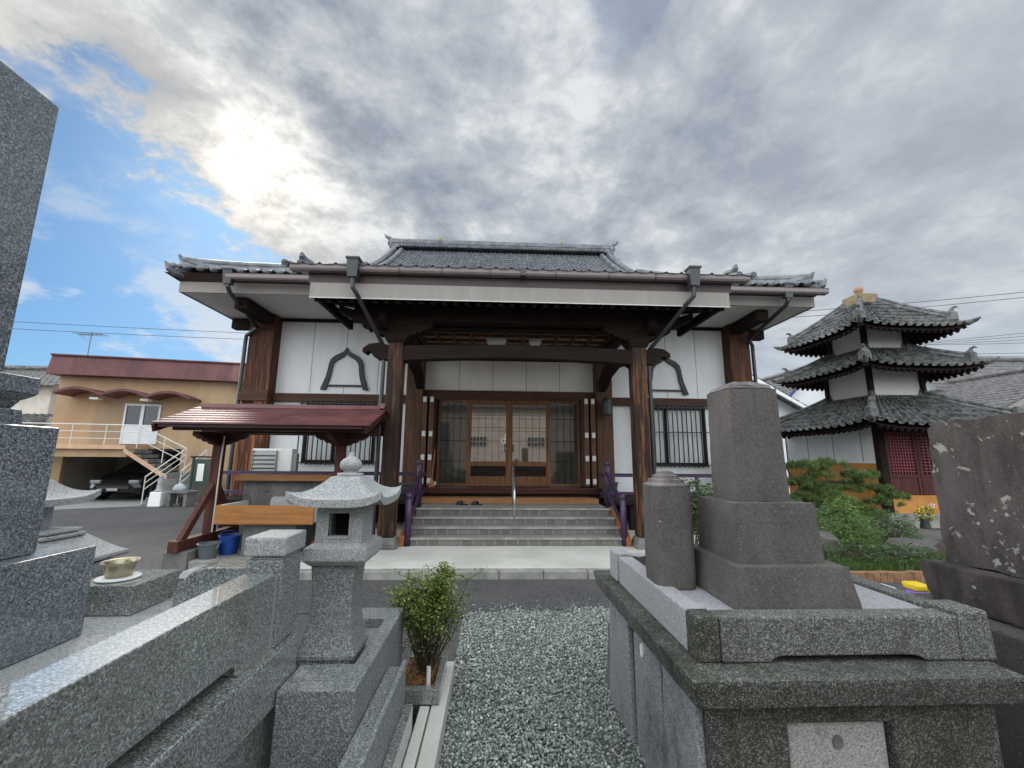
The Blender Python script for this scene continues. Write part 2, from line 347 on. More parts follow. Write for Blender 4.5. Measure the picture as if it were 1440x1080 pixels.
# ------------------------------------------------------------------ mesh helpers
ORG = {}
class MB:
    """collects shapes, then links them as ONE mesh object"""
    def __init__(s): s.v = []; s.f = []
    def add(s, vs, fs):
        o = len(s.v); s.v += [tuple(a) for a in vs]; s.f += [tuple(i+o for i in f) for f in fs]; return s
    def box(s, x0, x1, y0, y1, z0, z1):
        if x0 > x1: x0, x1 = x1, x0
        if y0 > y1: y0, y1 = y1, y0
        if z0 > z1: z0, z1 = z1, z0
        return s.add([(x0,y0,z0),(x1,y0,z0),(x1,y1,z0),(x0,y1,z0),(x0,y0,z1),(x1,y0,z1),(x1,y1,z1),(x0,y1,z1)],
                     [(0,3,2,1),(4,5,6,7),(0,1,5,4),(1,2,6,5),(2,3,7,6),(3,0,4,7)])
    def frustum(s, a, b):
        """a, b = (x0,x1,y0,y1,z): bottom and top rectangles"""
        vs = []
        for (x0,x1,y0,y1,z) in (a, b): vs += [(x0,y0,z),(x1,y0,z),(x1,y1,z),(x0,y1,z)]
        return s.add(vs, [(0,3,2,1),(4,5,6,7),(0,1,5,4),(1,2,6,5),(2,3,7,6),(3,0,4,7)])
    def bar(s, a, b, w, h=None, upv=(0,0,1)):
        """square bar from a to b, w wide sideways and h high"""
        h = h or w; a = Vector(a); b = Vector(b); d = (b-a).normalized(); u = Vector(upv)
        if abs(d.dot(u)) > .98: u = Vector((0,1,0))
        sd = d.cross(u).normalized(); uu = sd.cross(d).normalized()
        vs = [q + sd*(i*w/2) + uu*(j*h/2) for q in (a, b) for i, j in ((-1,-1),(1,-1),(1,1),(-1,1))]
        return s.add(vs, [(0,3,2,1),(4,5,6,7),(0,1,5,4),(1,2,6,5),(2,3,7,6),(3,0,4,7)])
    def tube(s, pts, r, n=8, caps=True):
        pts = [Vector(q) for q in pts]; rs = r if isinstance(r, (list, tuple)) else [r]*len(pts)
        o = []; prev = None
        for i, q in enumerate(pts):
            d = (pts[min(i+1, len(pts)-1)] - pts[max(i-1, 0)]).normalized()
            if prev is None:
                u = Vector((0,0,1)) if abs(d.z) < .9 else Vector((0,1,0))
                a = d.cross(u).normalized()
            else: a = (prev - d*prev.dot(d)).normalized()
            prev = a; b = d.cross(a)
            o.append([q + (a*math.cos(t) + b*math.sin(t))*rs[i] for t in (2*math.pi*k/n for k in range(n))])
        vs = [v for ring in o for v in ring]; fs = []
        for i in range(len(pts)-1):
            for k in range(n):
                k2 = (k+1) % n; fs.append((i*n+k, i*n+k2, (i+1)*n+k2, (i+1)*n+k))
        if caps: fs += [tuple(range(n))[::-1], tuple((len(pts)-1)*n+k for k in range(n))]
        return s.add(vs, fs)
    def lathe(s, c, prof, n=20, sx=1, sy=1):
        """prof = [(radius, z)...] around vertical axis at c"""
        vs = []; fs = []
        for (r, z) in prof:
            for k in range(n):
                t = 2*math.pi*k/n; vs.append((c[0]+r*sx*math.cos(t), c[1]+r*sy*math.sin(t), c[2]+z))
        for i in range(len(prof)-1):
            for k in range(n):
                k2 = (k+1) % n; fs.append((i*n+k, i*n+k2, (i+1)*n+k2, (i+1)*n+k))
        fs += [tuple(range(n))[::-1], tuple((len(prof)-1)*n+k for k in range(n))]
        return s.add(vs, fs)
    def prism(s, poly, axis, a, b):
        """2-D outline extruded along axis from a to b; outline coords are the other two axes in xyz order"""
        def P(q, t):
            return {'x': (t, q[0], q[1]), 'y': (q[0], t, q[1]), 'z': (q[0], q[1], t)}[axis]
        n = len(poly); vs = [P(q, a) for q in poly] + [P(q, b) for q in poly]
        fs = [tuple(range(n))[::-1], tuple(range(n, 2*n))] + [(i, (i+1) % n, n+(i+1) % n, n+i) for i in range(n)]
        return s.add(vs, fs)
    def grid(s, G):
        """G = array (m, n, 3)"""
        m_, n_ = G.shape[:2]; o = len(s.v)
        s.v += [tuple(q) for q in G.reshape(-1, 3).tolist()]
        s.f += [(o+i*n_+j, o+i*n_+j+1, o+(i+1)*n_+j+1, o+(i+1)*n_+j) for i in range(m_-1) for j in range(n_-1)]
        return s
    def build(s, name, mat, parent=None, bevel=0, smooth=False, seg=2):
        me = bpy.data.meshes.new(name)
        off = Vector((0,0,0))
        if parent is not None:
            off = ORG.get(parent.name, Vector((0,0,0)))
        else:
            A = np.array(s.v); off = Vector(((A[:,0].min()+A[:,0].max())/2, (A[:,1].min()+A[:,1].max())/2, A[:,2].min()))
        me.from_pydata([tuple(np.array(q)-np.array(off)) for q in s.v] if off.length else s.v, [], s.f)
        bm = bmesh.new(); bm.from_mesh(me); bmesh.ops.recalc_face_normals(bm, faces=bm.faces); bm.to_mesh(me); bm.free()
        if smooth:
            for pl in me.polygons: pl.use_smooth = True
        me.materials.append(M[mat] if isinstance(mat, str) else mat)
        o = bpy.data.objects.new(name, me); col.objects.link(o)
        if parent is not None: o.parent = parent; ORG[o.name] = off
        else: o.location = off; ORG[o.name] = off
        if bevel:
            b = o.modifiers.new('bevel', 'BEVEL'); b.width = bevel; b.segments = seg; b.limit_method = 'ANGLE'; b.angle_limit = R(40)
        if smooth == 'auto':
            pass
        return o
def rough(o, cuts=10, amt=.004, sc_=9.0, seed=0.0):
    """worn stone: subdivide and push the surface about, most at the arrises"""
    from mathutils import noise
    bm = bmesh.new(); bm.from_mesh(o.data)
    sharp = set()
    bmesh.ops.subdivide_edges(bm, edges=bm.edges[:], cuts=cuts, use_grid_fill=True)
    bm.normal_update()
    mv = []
    for v in bm.verts:
        ns = [f.normal for f in v.link_faces]; edge = any(ns[0].dot(n_) < .6 for n_ in ns[1:])
        q = v.co*sc_ + Vector((seed, 0, 0)); k = noise.noise(q) + .5*noise.noise(q*2.7)
        avg = sum(ns, Vector()); avg = avg.normalized() if avg.length > 0 else v.normal
        d = avg*(k*amt)
        if edge: d -= avg*(amt*.4 + max(0, noise.noise(q*1.9+Vector((3, 1, 7))))*amt*3.2)
        mv.append((v, d))
    for v, d in mv: v.co += d
    bm.to_mesh(o.data); bm.free()
    for m_ in list(o.modifiers): o.modifiers.remove(m_)
    for pl_ in o.data.polygons: pl_.use_smooth = True
    o.data.set_sharp_from_angle(angle=R(35))
    return o
def split_build(mb, name, mat, parent=None, bevel=0, **kw):
    """every separate solid collected in mb becomes an object of its own"""
    par = list(range(len(mb.v)))
    def find(a):
        while par[a] != a: par[a] = par[par[a]]; a = par[a]
        return a
    for f in mb.f:
        r0 = find(f[0])
        for i in f[1:]: par[find(i)] = r0
    comp = {}
    for f in mb.f: comp.setdefault(find(f[0]), []).append(f)
    out_ = []
    for fs in comp.values():
        ids = sorted({i for f in fs for i in f}); ix = {a: b for b, a in enumerate(ids)}
        m_ = MB(); m_.v = [mb.v[i] for i in ids]; m_.f = [tuple(ix[i] for i in f) for f in fs]
        out_.append(m_.build(name, mat, parent, bevel, **kw))
    return out_
def tag(o, label, cat, group=None):
    o['label'] = label; o['category'] = cat
    if group: o['group'] = group
    return o
def thing(name, label, cat, loc=(0,0,0), rz=0, group=None, local=False):
    o = bpy.data.objects.new(name, None); col.objects.link(o); o.location = loc; o.rotation_euler = (0,0,rz)
    o.empty_display_size = .1
    ORG[o.name] = Vector((0,0,0)) if local else Vector(loc)
    return tag(o, label, cat, group)
def structure(o): o['kind'] = 'structure'; return o
def dup(root, loc, label=None, rz=None):
    def cp(o, par):
        c = o.copy(); col.objects.link(c); c.parent = par
        for ch in o.children: cp(ch, c)
        return c
    c = cp(root, None); c.location = loc
    if rz is not None: c.rotation_euler = (0,0,rz)
    if label: c['label'] = label
    return c

def tile_grid(mb, P, ncol, nrow, amp=.035, step=.03, nsub=6, style='wave'):
    """tiled roof surface: P(u,v) -> point arrays; u across, v up the slope"""
    us = np.linspace(0, 1, ncol*nsub+1)
    vs = []; hs = []
    for i in range(nrow):
        vs += [i/nrow, (i+.97)/nrow]; hs += [step, 0]
    V, Uu = np.meshgrid(np.array(vs), us, indexing='ij'); H = np.array(hs)[:, None]
    e = 1e-3
    G = P(Uu, V); du = P(np.minimum(Uu+e, 1), V) - P(np.maximum(Uu-e, 0), V); dv = P(Uu, np.minimum(V+e, 1)) - P(Uu, np.maximum(V-e, 0))
    nn = np.cross(du, dv); nn /= np.linalg.norm(nn, axis=-1, keepdims=True)+1e-9
    nn *= np.where(nn[..., 2:3] < 0, -1, 1)
    ph = (Uu*ncol) % 1.0
    if style == 'wave': prof = np.where(ph < .3, np.sin(ph/.3*np.pi), -.45*np.sin((ph-.3)/.7*np.pi))
    else: prof = np.where(ph < .5, np.sqrt(np.clip(1-((ph-.25)/.25)**2, 0, 1)), -.1)
    G = G + nn*(amp*prof + H)[..., None]
    mb.grid(G); return mb

def leaf_cloud(mb, centers, size, rnd, flat=0.0, aspect=.5):
    """one small leaf (a quad bent along its midrib) per centre"""
    for c in centers:
        a = rnd.uniform(0, 2*math.pi); t = rnd.uniform(-.9, .9)*(1-flat) ; sz = size*rnd.uniform(.6, 1.35)
        d = Vector((math.cos(a)*math.cos(t), math.sin(a)*math.cos(t), math.sin(t)))
        sdv = d.cross(Vector((rnd.uniform(-1,1), rnd.uniform(-1,1), rnd.uniform(.2,1)))).normalized()*sz*aspect*.5
        c = Vector(c); q = c + d*sz
        mb.add([c, c+d*sz*.5+sdv, q, c+d*sz*.5-sdv], [(0,1,2,3)])
    return mb

# ================================================================== SETTING
o = MB().box(-250, 250, -120, 400, -1, -.010).build('ground', 'asphalt'); structure(o)
o = MB().grid(np.array([[[-60, 4.72, -.004], [.2, 4.76, -.004], [1.3, 4.9, -.004], [60, 4.95, -.004]], [[-60, 60, -.004], [.2, 60, -.004], [1.3, 60, -.004], [60, 60, -.004]]])).build('asphalt_yard', 'asphalt'); structure(o)
o = MB().box(-2.9, 4.1, 6.12, 10.2, -.02, .10).build('porch_pavement', 'concrete', bevel=.01); structure(o)
kb = MB()
x = -2.9
while x < 4.1:
    kb.box(x+.004, min(x+.596, 4.1), 5.95, 6.12, -.02, .098); x += .6
o = kb.build('kerb', 'concrete_kerb', bevel=.012); structure(o)
G = np.array([[[-30, 9.2, .002], [-14.2, 12.2, .002], [-11.2, 13.9, .002], [-9.6, 14.5, .002]], [[-30, 30, .002], [-20, 30, .002], [-16, 30, .002], [-9.4, 30, .002]]])
o = MB().grid(G).build('gravel_lot', 'gravel_lot'); structure(o)
o = MB().box(-.24, .95, .3, 4.76, -.03, -.0055).build('path_bed', 'path_bed'); structure(o)

# loose grey-green crushed stone on the path between the graves
rnd = random.Random(3)
gv = MB()
t = (1+5**.5)/2
ico_v = [Vector(q).normalized() for q in ((-1,t,0),(1,t,0),(-1,-t,0),(1,-t,0),(0,-1,t),(0,1,t),(0,-1,-t),(0,1,-t),(t,0,-1),(t,0,1),(-t,0,-1),(-t,0,1))]
ico_f = [(0,11,5),(0,5,1),(0,1,7),(0,7,10),(0,10,11),(1,5,9),(5,11,4),(11,10,2),(10,7,6),(7,1,8),(3,9,4),(3,4,2),(3,2,6),(3,6,8),(3,8,9),(4,9,5),(2,4,11),(6,2,10),(8,6,7),(9,8,1)]
vl = []; fl = []
def stone(x, y, z, s):
    ax = Vector((rnd.gauss(0,1), rnd.gauss(0,1), rnd.gauss(0,1))).normalized()
    rot = Matrix.Rotation(rnd.uniform(0, 6.28), 3, ax)
    sc3 = Vector((rnd.uniform(.75,1.3), rnd.uniform(.6,1.0), rnd.uniform(.45,.8)))*s
    o_ = len(vl)
    for v in ico_v:
        q = rot @ Vector((v.x*sc3.x*rnd.uniform(.8,1.15), v.y*sc3.y*rnd.uniform(.8,1.15), v.z*sc3.z))
        vl.append((x+q.x, y+q.y, z+q.z))
    for f in ico_f: fl.append(tuple(i+o_ for i in f))
yy = 1.75
while yy < 4.95:
    step_ = .0150 if yy < 3.4 else .0165
    xx = -.27
    while xx < 1.35:
        yend = 4.76 + .08*(xx > .2)*(xx-.2)
        if yy + rnd.uniform(-.03,.05) < yend and not (xx > .86 and yy < 3.36):
            stone(xx+rnd.uniform(-.008,.008), yy+rnd.uniform(-.008,.008), rnd.uniform(-.006,.012)+ .012*math.sin(xx*7)*math.sin(yy*3), rnd.choice((.0075,.0085,.009,.010,.011,.0135)))
        xx += step_
    yy += step_
# a few stones kicked out on to the asphalt
for i in range(160): stone(rnd.uniform(-.5, 1.4), 4.8+abs(rnd.gauss(0,.14)), .0, rnd.uniform(.005,.010))
gv.v = vl; gv.f = fl
o = gv.build('gravel', 'pebble'); o['kind'] = 'stuff'

# ================================================================== TEMPLE HALL
T = thing('temple_hall', 'white walled temple hall with dark timber pillars, porch and grey tiled roof', 'temple', (.4, 10.4, 0))
W = 10.4
# walls: white plaster field by field
wl = MB()
wl.box(-5.66, -2.06, W, W+.12, .74, 5.02)
wl.box(2.84, 6.1, W, W+.12, .74, 5.02)
wl.box(-5.75, -5.63, W+.2, W+9, .5, 5.02); wl.box(6.25, 6.37, W+.2, W+9, .5, 5.02); wl.box(-5.75, 6.37, W+9, W+9.12, .5, 5.02)
split_build(wl, 'wall', 'plaster', T)
sm = MB()
for X in (-4.54, -3.72, -2.9, 3.62, 4.42, 5.2): sm.box(X-.006, X+.006, W-.003, W+.02, 3.12, 5.0)
sm.build('wall_seam', 'pipe_grey', T)
tr = MB().box(-1.70, 2.46, W-.16, W+.1, 3.20, 3.96); tr.build('transom_panel', 'transom_white', T)
sm = MB()
for X in (-.87, -.04, .79, 1.62): sm.box(X-.006, X+.006, W-.163, W-.1, 3.2, 3.96)
sm.build('panel_seam', 'pipe_grey', T)
# pillars
for x0, x1, y0, mt in ((-5.98, -5.67, 10.12, 'wood_pillar'), (-5.66, -5.36, 10.06, 'wood_pillar'), (5.94, 6.22, 10.06, 'wood_pillar'), (6.23, 6.50, 10.12, 'wood_pillar'), (-2.10, -1.70, 9.98, 'wood_inner'), (2.46, 2.87, 9.98, 'wood_inner')):
    MB().box(x0, x1, y0, y0+.5, .55, 5.01 if abs(x0) > 4 else 4.02).build('pillar', mt, T, bevel=.015)
bm_ = MB()
bm_.box(-5.36, -2.10, W-.10, W+.06, 2.89, 3.09); bm_.box(2.87, 5.94, W-.10, W+.06, 2.90, 3.10)
split_build(bm_, 'tie_beam', 'wood_beam', T, .008)
MB().box(-6.02, -5.34, 10.03, 10.12, 2.86, 3.12).build('beam_cap', 'wood_beam', T, bevel=.01)
MB().box(-5.36, 5.94, W-.05, W+.05, 4.92, 5.018).build('wall_plate', 'wood_dark', T)
MB().box(-1.70, 2.46, W-.24, W+.05, 2.96, 3.20).build('door_head_beam', 'wood_beam', T, bevel=.008)
MB().box(-1.70, 2.46, W-.2, W+.05, 3.96, 4.2).build('upper_beam', 'wood_dark', T)
# cantilever beams under the eaves
cb = MB()
cb.box(-5.68, -5.40, 8.95, 10.4, 4.74, 4.985); cb.box(5.98, 6.26, 8.95, 10.4, 4.74, 4.985)
split_build(cb, 'eave_beam', 'wood_dark_y', T, .01)
cb = MB(); cb.box(-6.62, -5.36, 10.42, 10.64, 4.73, 4.983); cb.box(5.94, 7.12, 10.42, 10.64, 4.73, 4.983)
split_build(cb, 'eave_beam', 'wood_dark', T, .01)

# bell-shaped windows
def ogee(cx, z0, z1, hw):
    """half outline of a flame-headed (katomado) window, from foot to tip"""
    pr = [(1.0, 0), (.93, .10), (.80, .30), (.74, .46), (.71, .60), (.66, .70), (.50, .79), (.28, .85), (.12, .90), (.04, .96), (0, 1.0)]
    return [(hw*a, z0+(z1-z0)*b) for a, b in pr]
def katomado(cx):
    f = MB(); out_ = ogee(cx, 3.20, 4.27, .58); inn = ogee(cx, 3.20, 4.14, .455)
    n = len(out_)
    for s in (-1, 1):
        vs = []
        for (a, b), (c, d) in zip(out_, inn):
            for Y in (W-.075, W+.0): vs += [(cx+s*a, Y, b), (cx+s*c, Y, d)]
        fs = []
        for i in range(n-1):
            k = i*4; l = k+4
            fs += [(k, k+1, l+1, l), (k+2, l+2, l+3, k+3), (k, l, l+2, k+2), (k+1, k+3, l+3, l+1)]
        fs += [(0, 2, 3, 1)]
        f.add(vs, fs)
    f.box(cx-.40, cx+.40, W-.055, W-.001, 3.285, 3.325)
    fr = f.build('bell_window', 'black', T)
    poly = [(cx+a*1.0, b) for a, b in inn if b > 3.3] ; poly = [(cx+a, b) for a, b in inn[1:]] + [(cx-a, b) for a, b in inn[1:-1][::-1]]
    MB().prism(poly, 'y', W-.02, W-.006).build('pane', 'plaster', fr)
katomado(-3.69); katomado(4.36)

# lattice windows
def lattice_window(x0, x1, z0, z1, grill_row):
    f = MB(); Y0, Y1 = W-.06, W+.02
    for a, b, c, d in ((x0, x0+.06, z0, z1), (x1-.06, x1, z0, z1), (x0, x1, z0, z0+.08), (x0, x1, z1-.05, z1)): 
        f.box(a, b, Y0, Y1, c, d) if (b-a) < .1 else f.box(a+.06, b-.06, Y0+.003, Y1, c, d)
    mx = (x0+x1)/2-.12; f.box(mx-.035, mx+.035, Y0+.01, Y1, z0+.08, z1-.05)
    fr = f.build('window', 'wood_dark', T)
    MB().box(x0+.06, mx-.035, W-.012, W-.004, z0+.08, z1-.05).build('pane', 'curtain', fr)
    MB().box(mx+.035, x1-.06, W-.022, W-.014, z0+.08, z1-.05).build('pane', 'curtain', fr)
    g = MB(); n = int((x1-x0+.2)/.115)
    for i in range(n+1):
        X = x0-.06 + (x1-x0+.12)*i/n; g.box(X-.011, X+.011, W-.20, W-.178, z0-.03, z1+.06)
    for Z in (z0+.02, (z0+z1)/2+.1, z1-.02, z1-.12 if grill_row else z1+.05): g.box(x0-.12, x1+.12, W-.178, W-.162, Z-.011, Z+.011)
    for X in (x0-.09, x1+.09):
        for Z in (z0+.02, z1-.02): g.box(X-.01, X+.01, W-.165, W, Z-.01, Z+.01)
    g.build('window_bars', 'black', fr)
lattice_window(-4.55, -2.88, 1.42, 2.86, True); lattice_window(3.55, 5.30, 1.42, 2.86, False)

# sliding doors
DY = 10.18
df = MB()
for X, w_ in ((-1.305, .05), (-.605, .075), (.375, .10), (1.335, .075), (2.06, .05)): df.box(X-w_/2, X+w_/2, DY-.02, DY+.06, .93, 2.96)
df.box(-1.28, 2.035, DY-.012, DY+.05, 2.90, 2.958); df.box(-1.28, 2.035, DY-.012, DY+.05, .93, .985)
df.build('door_frame', 'wood_door', T)
for (a, b) in ((-.567, .325), (.425, 1.297)):
    d = MB()
    for z0_, z1_ in ((1.39, 1.50), (.985, 1.15), (2.86, 2.90)): d.box(a+.03, b-.03, DY, DY+.04, z0_, z1_)
    d.box(a, a+.03, DY, DY+.04, .985, 2.90); d.box(b-.03, b, DY, DY+.04, .985, 2.90)
    do = d.build('sliding_door', 'wood_door', T)
    MB().box(a+.03, b-.03, DY+.015, DY+.025, 1.50, 2.86).build('pane', 'door_glass', do)
    MB().box(a+.03, b-.03, DY+.012, DY+.025, 1.15, 1.39).build('kick_panel', 'wood_dark', do)
    mu = MB()
    for i in range(1, 5): X = a+.03+(b-a-.06)*i/5; mu.box(X-.005, X+.005, DY+.008, DY+.014, 1.50, 2.86)
    for Z in (1.98, 2.22, 2.30, 2.52, 2.60, 2.76): mu.box(a+.03, b-.03, DY+.005, DY+.0085, Z-.004, Z+.004)
    mu.build('muntins', 'wood_door', do)
    k = MB(); hx = b-.05 if a < 0 else a+.05; k.box(hx-.015, hx+.015, DY-.012, DY-.001, 1.72, 1.9); k.build('handle', 'bronze', do)
for (a, b) in ((-1.28, -.643), (1.372, 2.035)):
    f = MB(); f.box(a, b, DY+.02, DY+.03, .985, 2.90); f.build('side_pane', 'door_glass_dark', T)
    mu = MB()
    for Z in (1.5, 1.98, 2.52): mu.box(a, b, DY+.008, DY+.018, Z-.006, Z+.006)
    for i in range(1, 4): X = a+(b-a)*i/4; mu.box(X-.004, X+.004, DY+.005, DY+.015, .985, 2.9)
    mu.build('side_muntins', 'wood_dark', T)
# white letter-shaped mark and ring on the glass
mk = MB()
mk.box(.27, .295, DY+.000, DY+.004, 1.93, 2.17)
ring = [(.235+.042*math.cos(a), 1.985+.055*math.sin(a)) for a in np.linspace(0, 2*math.pi, 17)]
for (a, b), (c, d) in zip(ring[:-1], ring[1:]): mk.bar((a, DY+.003, b), (c, DY+.003, d), .018, .006, (0,1,0))
ring = [(.275+.03*math.cos(a), 1.80+.03*math.sin(a)) for a in np.linspace(0, 2*math.pi, 15)]
for (a, b), (c, d) in zip(ring[:-1], ring[1:]): mk.bar((a, DY+.003, b), (c, DY+.003, d), .016, .006, (0,1,0))
mk.build('door_mark', 'paper', T)
# folding shutters stacked at both jambs, with white strap fittings
for s, xs in ((-1, (-1.60, -1.44)), (1, (2.16, 2.32))):
    for i, X in enumerate(xs):
        sh_ = MB().box(X-.055, X+.055, 9.72, 10.16, .95, 2.99).build('folding_shutter', 'wood_inner', T, bevel=.008)
        for Z in (1.08, 1.60, 2.13, 2.92): MB().box(X-.04, X+.04, 9.705, 9.722, Z-.075, Z+.045).build('shutter_fitting', 'white_metal', sh_)
# veranda floor, sill and step plank
vf = MB(); vf.box(-5.9, -1.72, 9.05, W, .62, .70); vf.box(2.5, 6.4, 9.05, W, .62, .70); split_build(vf, 'veranda', 'wood_dark', T, .006)
MB().box(-1.69, 2.45, 9.55, 10.3, .80, .93).build('door_sill', 'wood_sill', T, bevel=.01)
MB().box(-1.66, 2.42, 9.62, 10.2, .62, .80).build('sill_riser', 'wood_dark', T)
MB().box(-1.53, 2.27, 9.18, 9.60, .625, .735).build('step_plank', 'wood_plank', T, bevel=.006)
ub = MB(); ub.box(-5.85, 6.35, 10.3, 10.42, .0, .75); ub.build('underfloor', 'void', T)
ps = MB()
for X in (-5.5, -4.2, -3.0, 3.0, 4.2, 5.5): ps.box(X-.07, X+.07, 9.15, 9.3, 0.0, .62)
split_build(ps, 'veranda_post', 'wood_dark', T)
# concrete steps: four risers of uneven stone-set concrete
st_ = MB()
for i in range(4):
    zt = .10+.13*(i+1)
    st_.box(-1.47, 2.31, 7.55+.29*i, 9.62 if i == 3 else 7.55+.29*(i+1)+.02, .10 if i == 0 else .10+.13*i-.002, zt)
split_build(st_, 'porch_step', 'concrete_step', T, .012)
nz = MB()
for i in range(4): nz.box(-1.475, 2.315, 7.535+.29*i, 7.535+.29*i+.09, .10+.13*(i+1)-.03, .10+.13*(i+1)+.004)
split_build(nz, 'step_nosing', 'concrete_kerb', T, .006)
for X in (-1.53, 2.36):
    pl = [(7.50, .102), (7.62, .102), (8.75, .63), (8.42, .66), (7.50, .24)]
    MB().prism(pl, 'x', X-.045, X+.045).build('step_stringer', 'wood_string', T)

# ------------------------------------------------ main roof
XC, XL, XR = .22, -6.76, 7.20
def zprof(v): return 5.34 + 2.2*v + 1.42*v*v
YE, YR = 8.45, 14.25
DEP = YR-YE
def front(U_, V_):
    Y = YE + DEP*V_; inset = np.minimum(Y-YE, 3.04)
    L = XL+inset; Rr = XR-inset
    X = L+(Rr-L)*U_
    c = np.abs(U_-.5)*2
    Z = zprof(V_) + .10*c**8*(1-V_)**4
    return np.stack([X, Y, Z], -1)
def back(U_, V_):
    g = front(U_, V_); g[..., 1] = 2*YR - g[..., 1]; return g
def sideL(U_, V_):
    ins = 3.04*V_; v = ins/DEP
    Y = YE+ins + (2*YR-2*YE-2*ins)*U_
    c = np.abs(U_-.5)*2
    return np.stack([XL+ins, Y, zprof(v)+.10*c**10*(1-v)**4], -1)
def sideR(U_, V_):
    g = sideL(U_, V_); g[..., 0] = XL+XR - g[..., 0]; return g
rf = MB(); tile_grid(rf, front, 54, 24, .030, .035, 6); tile_grid(rf, back, 30, 10, .03, .03, 3); tile_grid(rf, sideL, 36, 10, .03, .03, 4); tile_grid(rf, sideR, 36, 10, .03, .03, 4)
roof = rf.build('roof', 'tile', T)
gx0, gx1 = XL+3.04, XR-3.04
gb = MB()
for X in (gx0+.35, gx1-.35):
    v0 = 3.04/DEP
    gb.add([(X, YE+3.04, zprof(v0)-.05), (X, 2*YR-YE-3.04, zprof(v0)-.05), (X, YR, zprof(1)-.1)], [(0, 1, 2)])
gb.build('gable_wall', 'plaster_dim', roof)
# descending ridges along the gable verge, hips, and the main ridge
for X, sg in ((gx0, 1), (gx1, -1)):
    dr = MB()
    for off, rr, lift in ((.10*sg, .10, .10), (.36*sg, .085, .08), (-.04*sg, .07, -.02)):
        pts = [(X+off, YE+DEP*v, zprof(v)+lift) for v in np.linspace(.47, .985, 14)]
        dr.tube(pts, rr, 8)
    for k, v in enumerate(np.linspace(.47, .985, 34)):
        dr.tube([(X-.10*sg, YE+DEP*v, zprof(v)+.02), (X+.12*sg, YE+DEP*v, zprof(v)+.05)], .055, 7)
    dr.build('verge_ridge', 'tile', roof, smooth=True)
for xs, xe in ((XL, gx0), (XR, gx1)):
    hp = MB()
    for rr, lift in ((.13, .06), (.09, .20)):
        pts = []
        for q in np.linspace(0.04, 1, 12):
            Y = YE+3.04*q; v = (Y-YE)/DEP
            pts.append((xs+(xe-xs)*q, Y, zprof(v)+.10*(1-v)**4*(1-q)**.5+lift-.05))
        hp.tube(pts, rr, 8)
    hp.build('hip_ridge', 'tile', roof, smooth=True)
rd = MB()
zr = zprof(1)
for i, (hw, h) in enumerate(((.26, .10), (.21, .085), (.21, .085), (.17, .07))):
    z0_ = zr-.03+sum((.10, .085, .085, .07)[:i]); rd.box(gx0-.05+.03*i, gx1+.05-.03*i, YR-hw, YR+hw, z0_, z0_+h-.02)
    rd.box(gx0+.03*i, gx1-.03*i, YR-hw+.04, YR+hw-.04, z0_+h-.02, z0_+h)
rd.tube([(gx0-.05, YR, zr+.33), (gx1+.05, YR, zr+.33)], .08, 10)
for i in range(72):     # round butt tiles along the foot of the ridge
    X = gx0+.3+(gx1-gx0-.6)*i/71; rd.tube([(X, YR-.40, zr-.03), (X, YR-.22, zr+.03)], .05, 7)
rd.build('main_ridge', 'tile', roof)
def oni(mb, X, Y, Z, s, sc_=1.0):
    """ridge-end demon tile: stepped plate with a curled horn"""
    pl = [(Y-.30*sc_, Z-.30*sc_), (Y+.30*sc_, Z-.30*sc_), (Y+.34*sc_, Z-.05*sc_), (Y+.22*sc_, Z+.18*sc_), (Y+.12*sc_, Z+.30*sc_), (Y-.12*sc_, Z+.30*sc_), (Y-.22*sc_, Z+.18*sc_), (Y-.34*sc_, Z-.05*sc_)]
    mb.prism(pl, 'x', X-.08*sc_*s, X+.06*sc_*s)
    mb.tube([(X, Y, Z+.22*sc_), (X+.14*s*sc_, Y, Z+.34*sc_), (X+.30*s*sc_, Y, Z+.42*sc_), (X+.40*s*sc_, Y, Z+.54*sc_)], [.11*sc_, .10*sc_, .07*sc_, .03*sc_], 8)
    mb.tube([(X-.2*s*sc_, Y, Z+.1*sc_), (X+.2*s*sc_, Y, Z+.1*sc_)], .12*sc_, 8)
for X_, s_ in ((gx0-.04, -1), (gx1+.04, 1)):
    on = MB(); oni(on, X_, YR, zr+.16, s_, .75); on.build('ridge_end_tile', 'tile', roof)
for X, s in ((XL, -1), (XR, 1)):
    cn = MB()
    # two horned corner tiles, one over the other, pointing out along the hip
    d = Vector((s, -1, 0)).normalized()
    for zz, back_, L in ((5.38, .10, .18), (5.60, .34, .22)):
        b0 = Vector((X, YE, zz))-d*back_
        cn.tube([b0-d*.3, b0, b0+d*L*.6+Vector((0,0,.03)), b0+d*L+Vector((0,0,.15))], [.12, .12, .08, .025], 8)
        cn.tube([b0-d*.05+Vector((0,0,.0)), b0-d*.05+Vector((0,0,.15))], [.11, .05], 8)
    cn.build('corner_tile', 'tile', roof)
for X in (-2.02, 2.35):
    gs = MB(); gs.lathe((X, YR-.28, zr+.30), [(.0, -.06), (.04, -.045), (.055, 0), (.04, .045), (0, .06)], 10, 1, .5)
    gs.build('roof_crest', 'gold', roof)
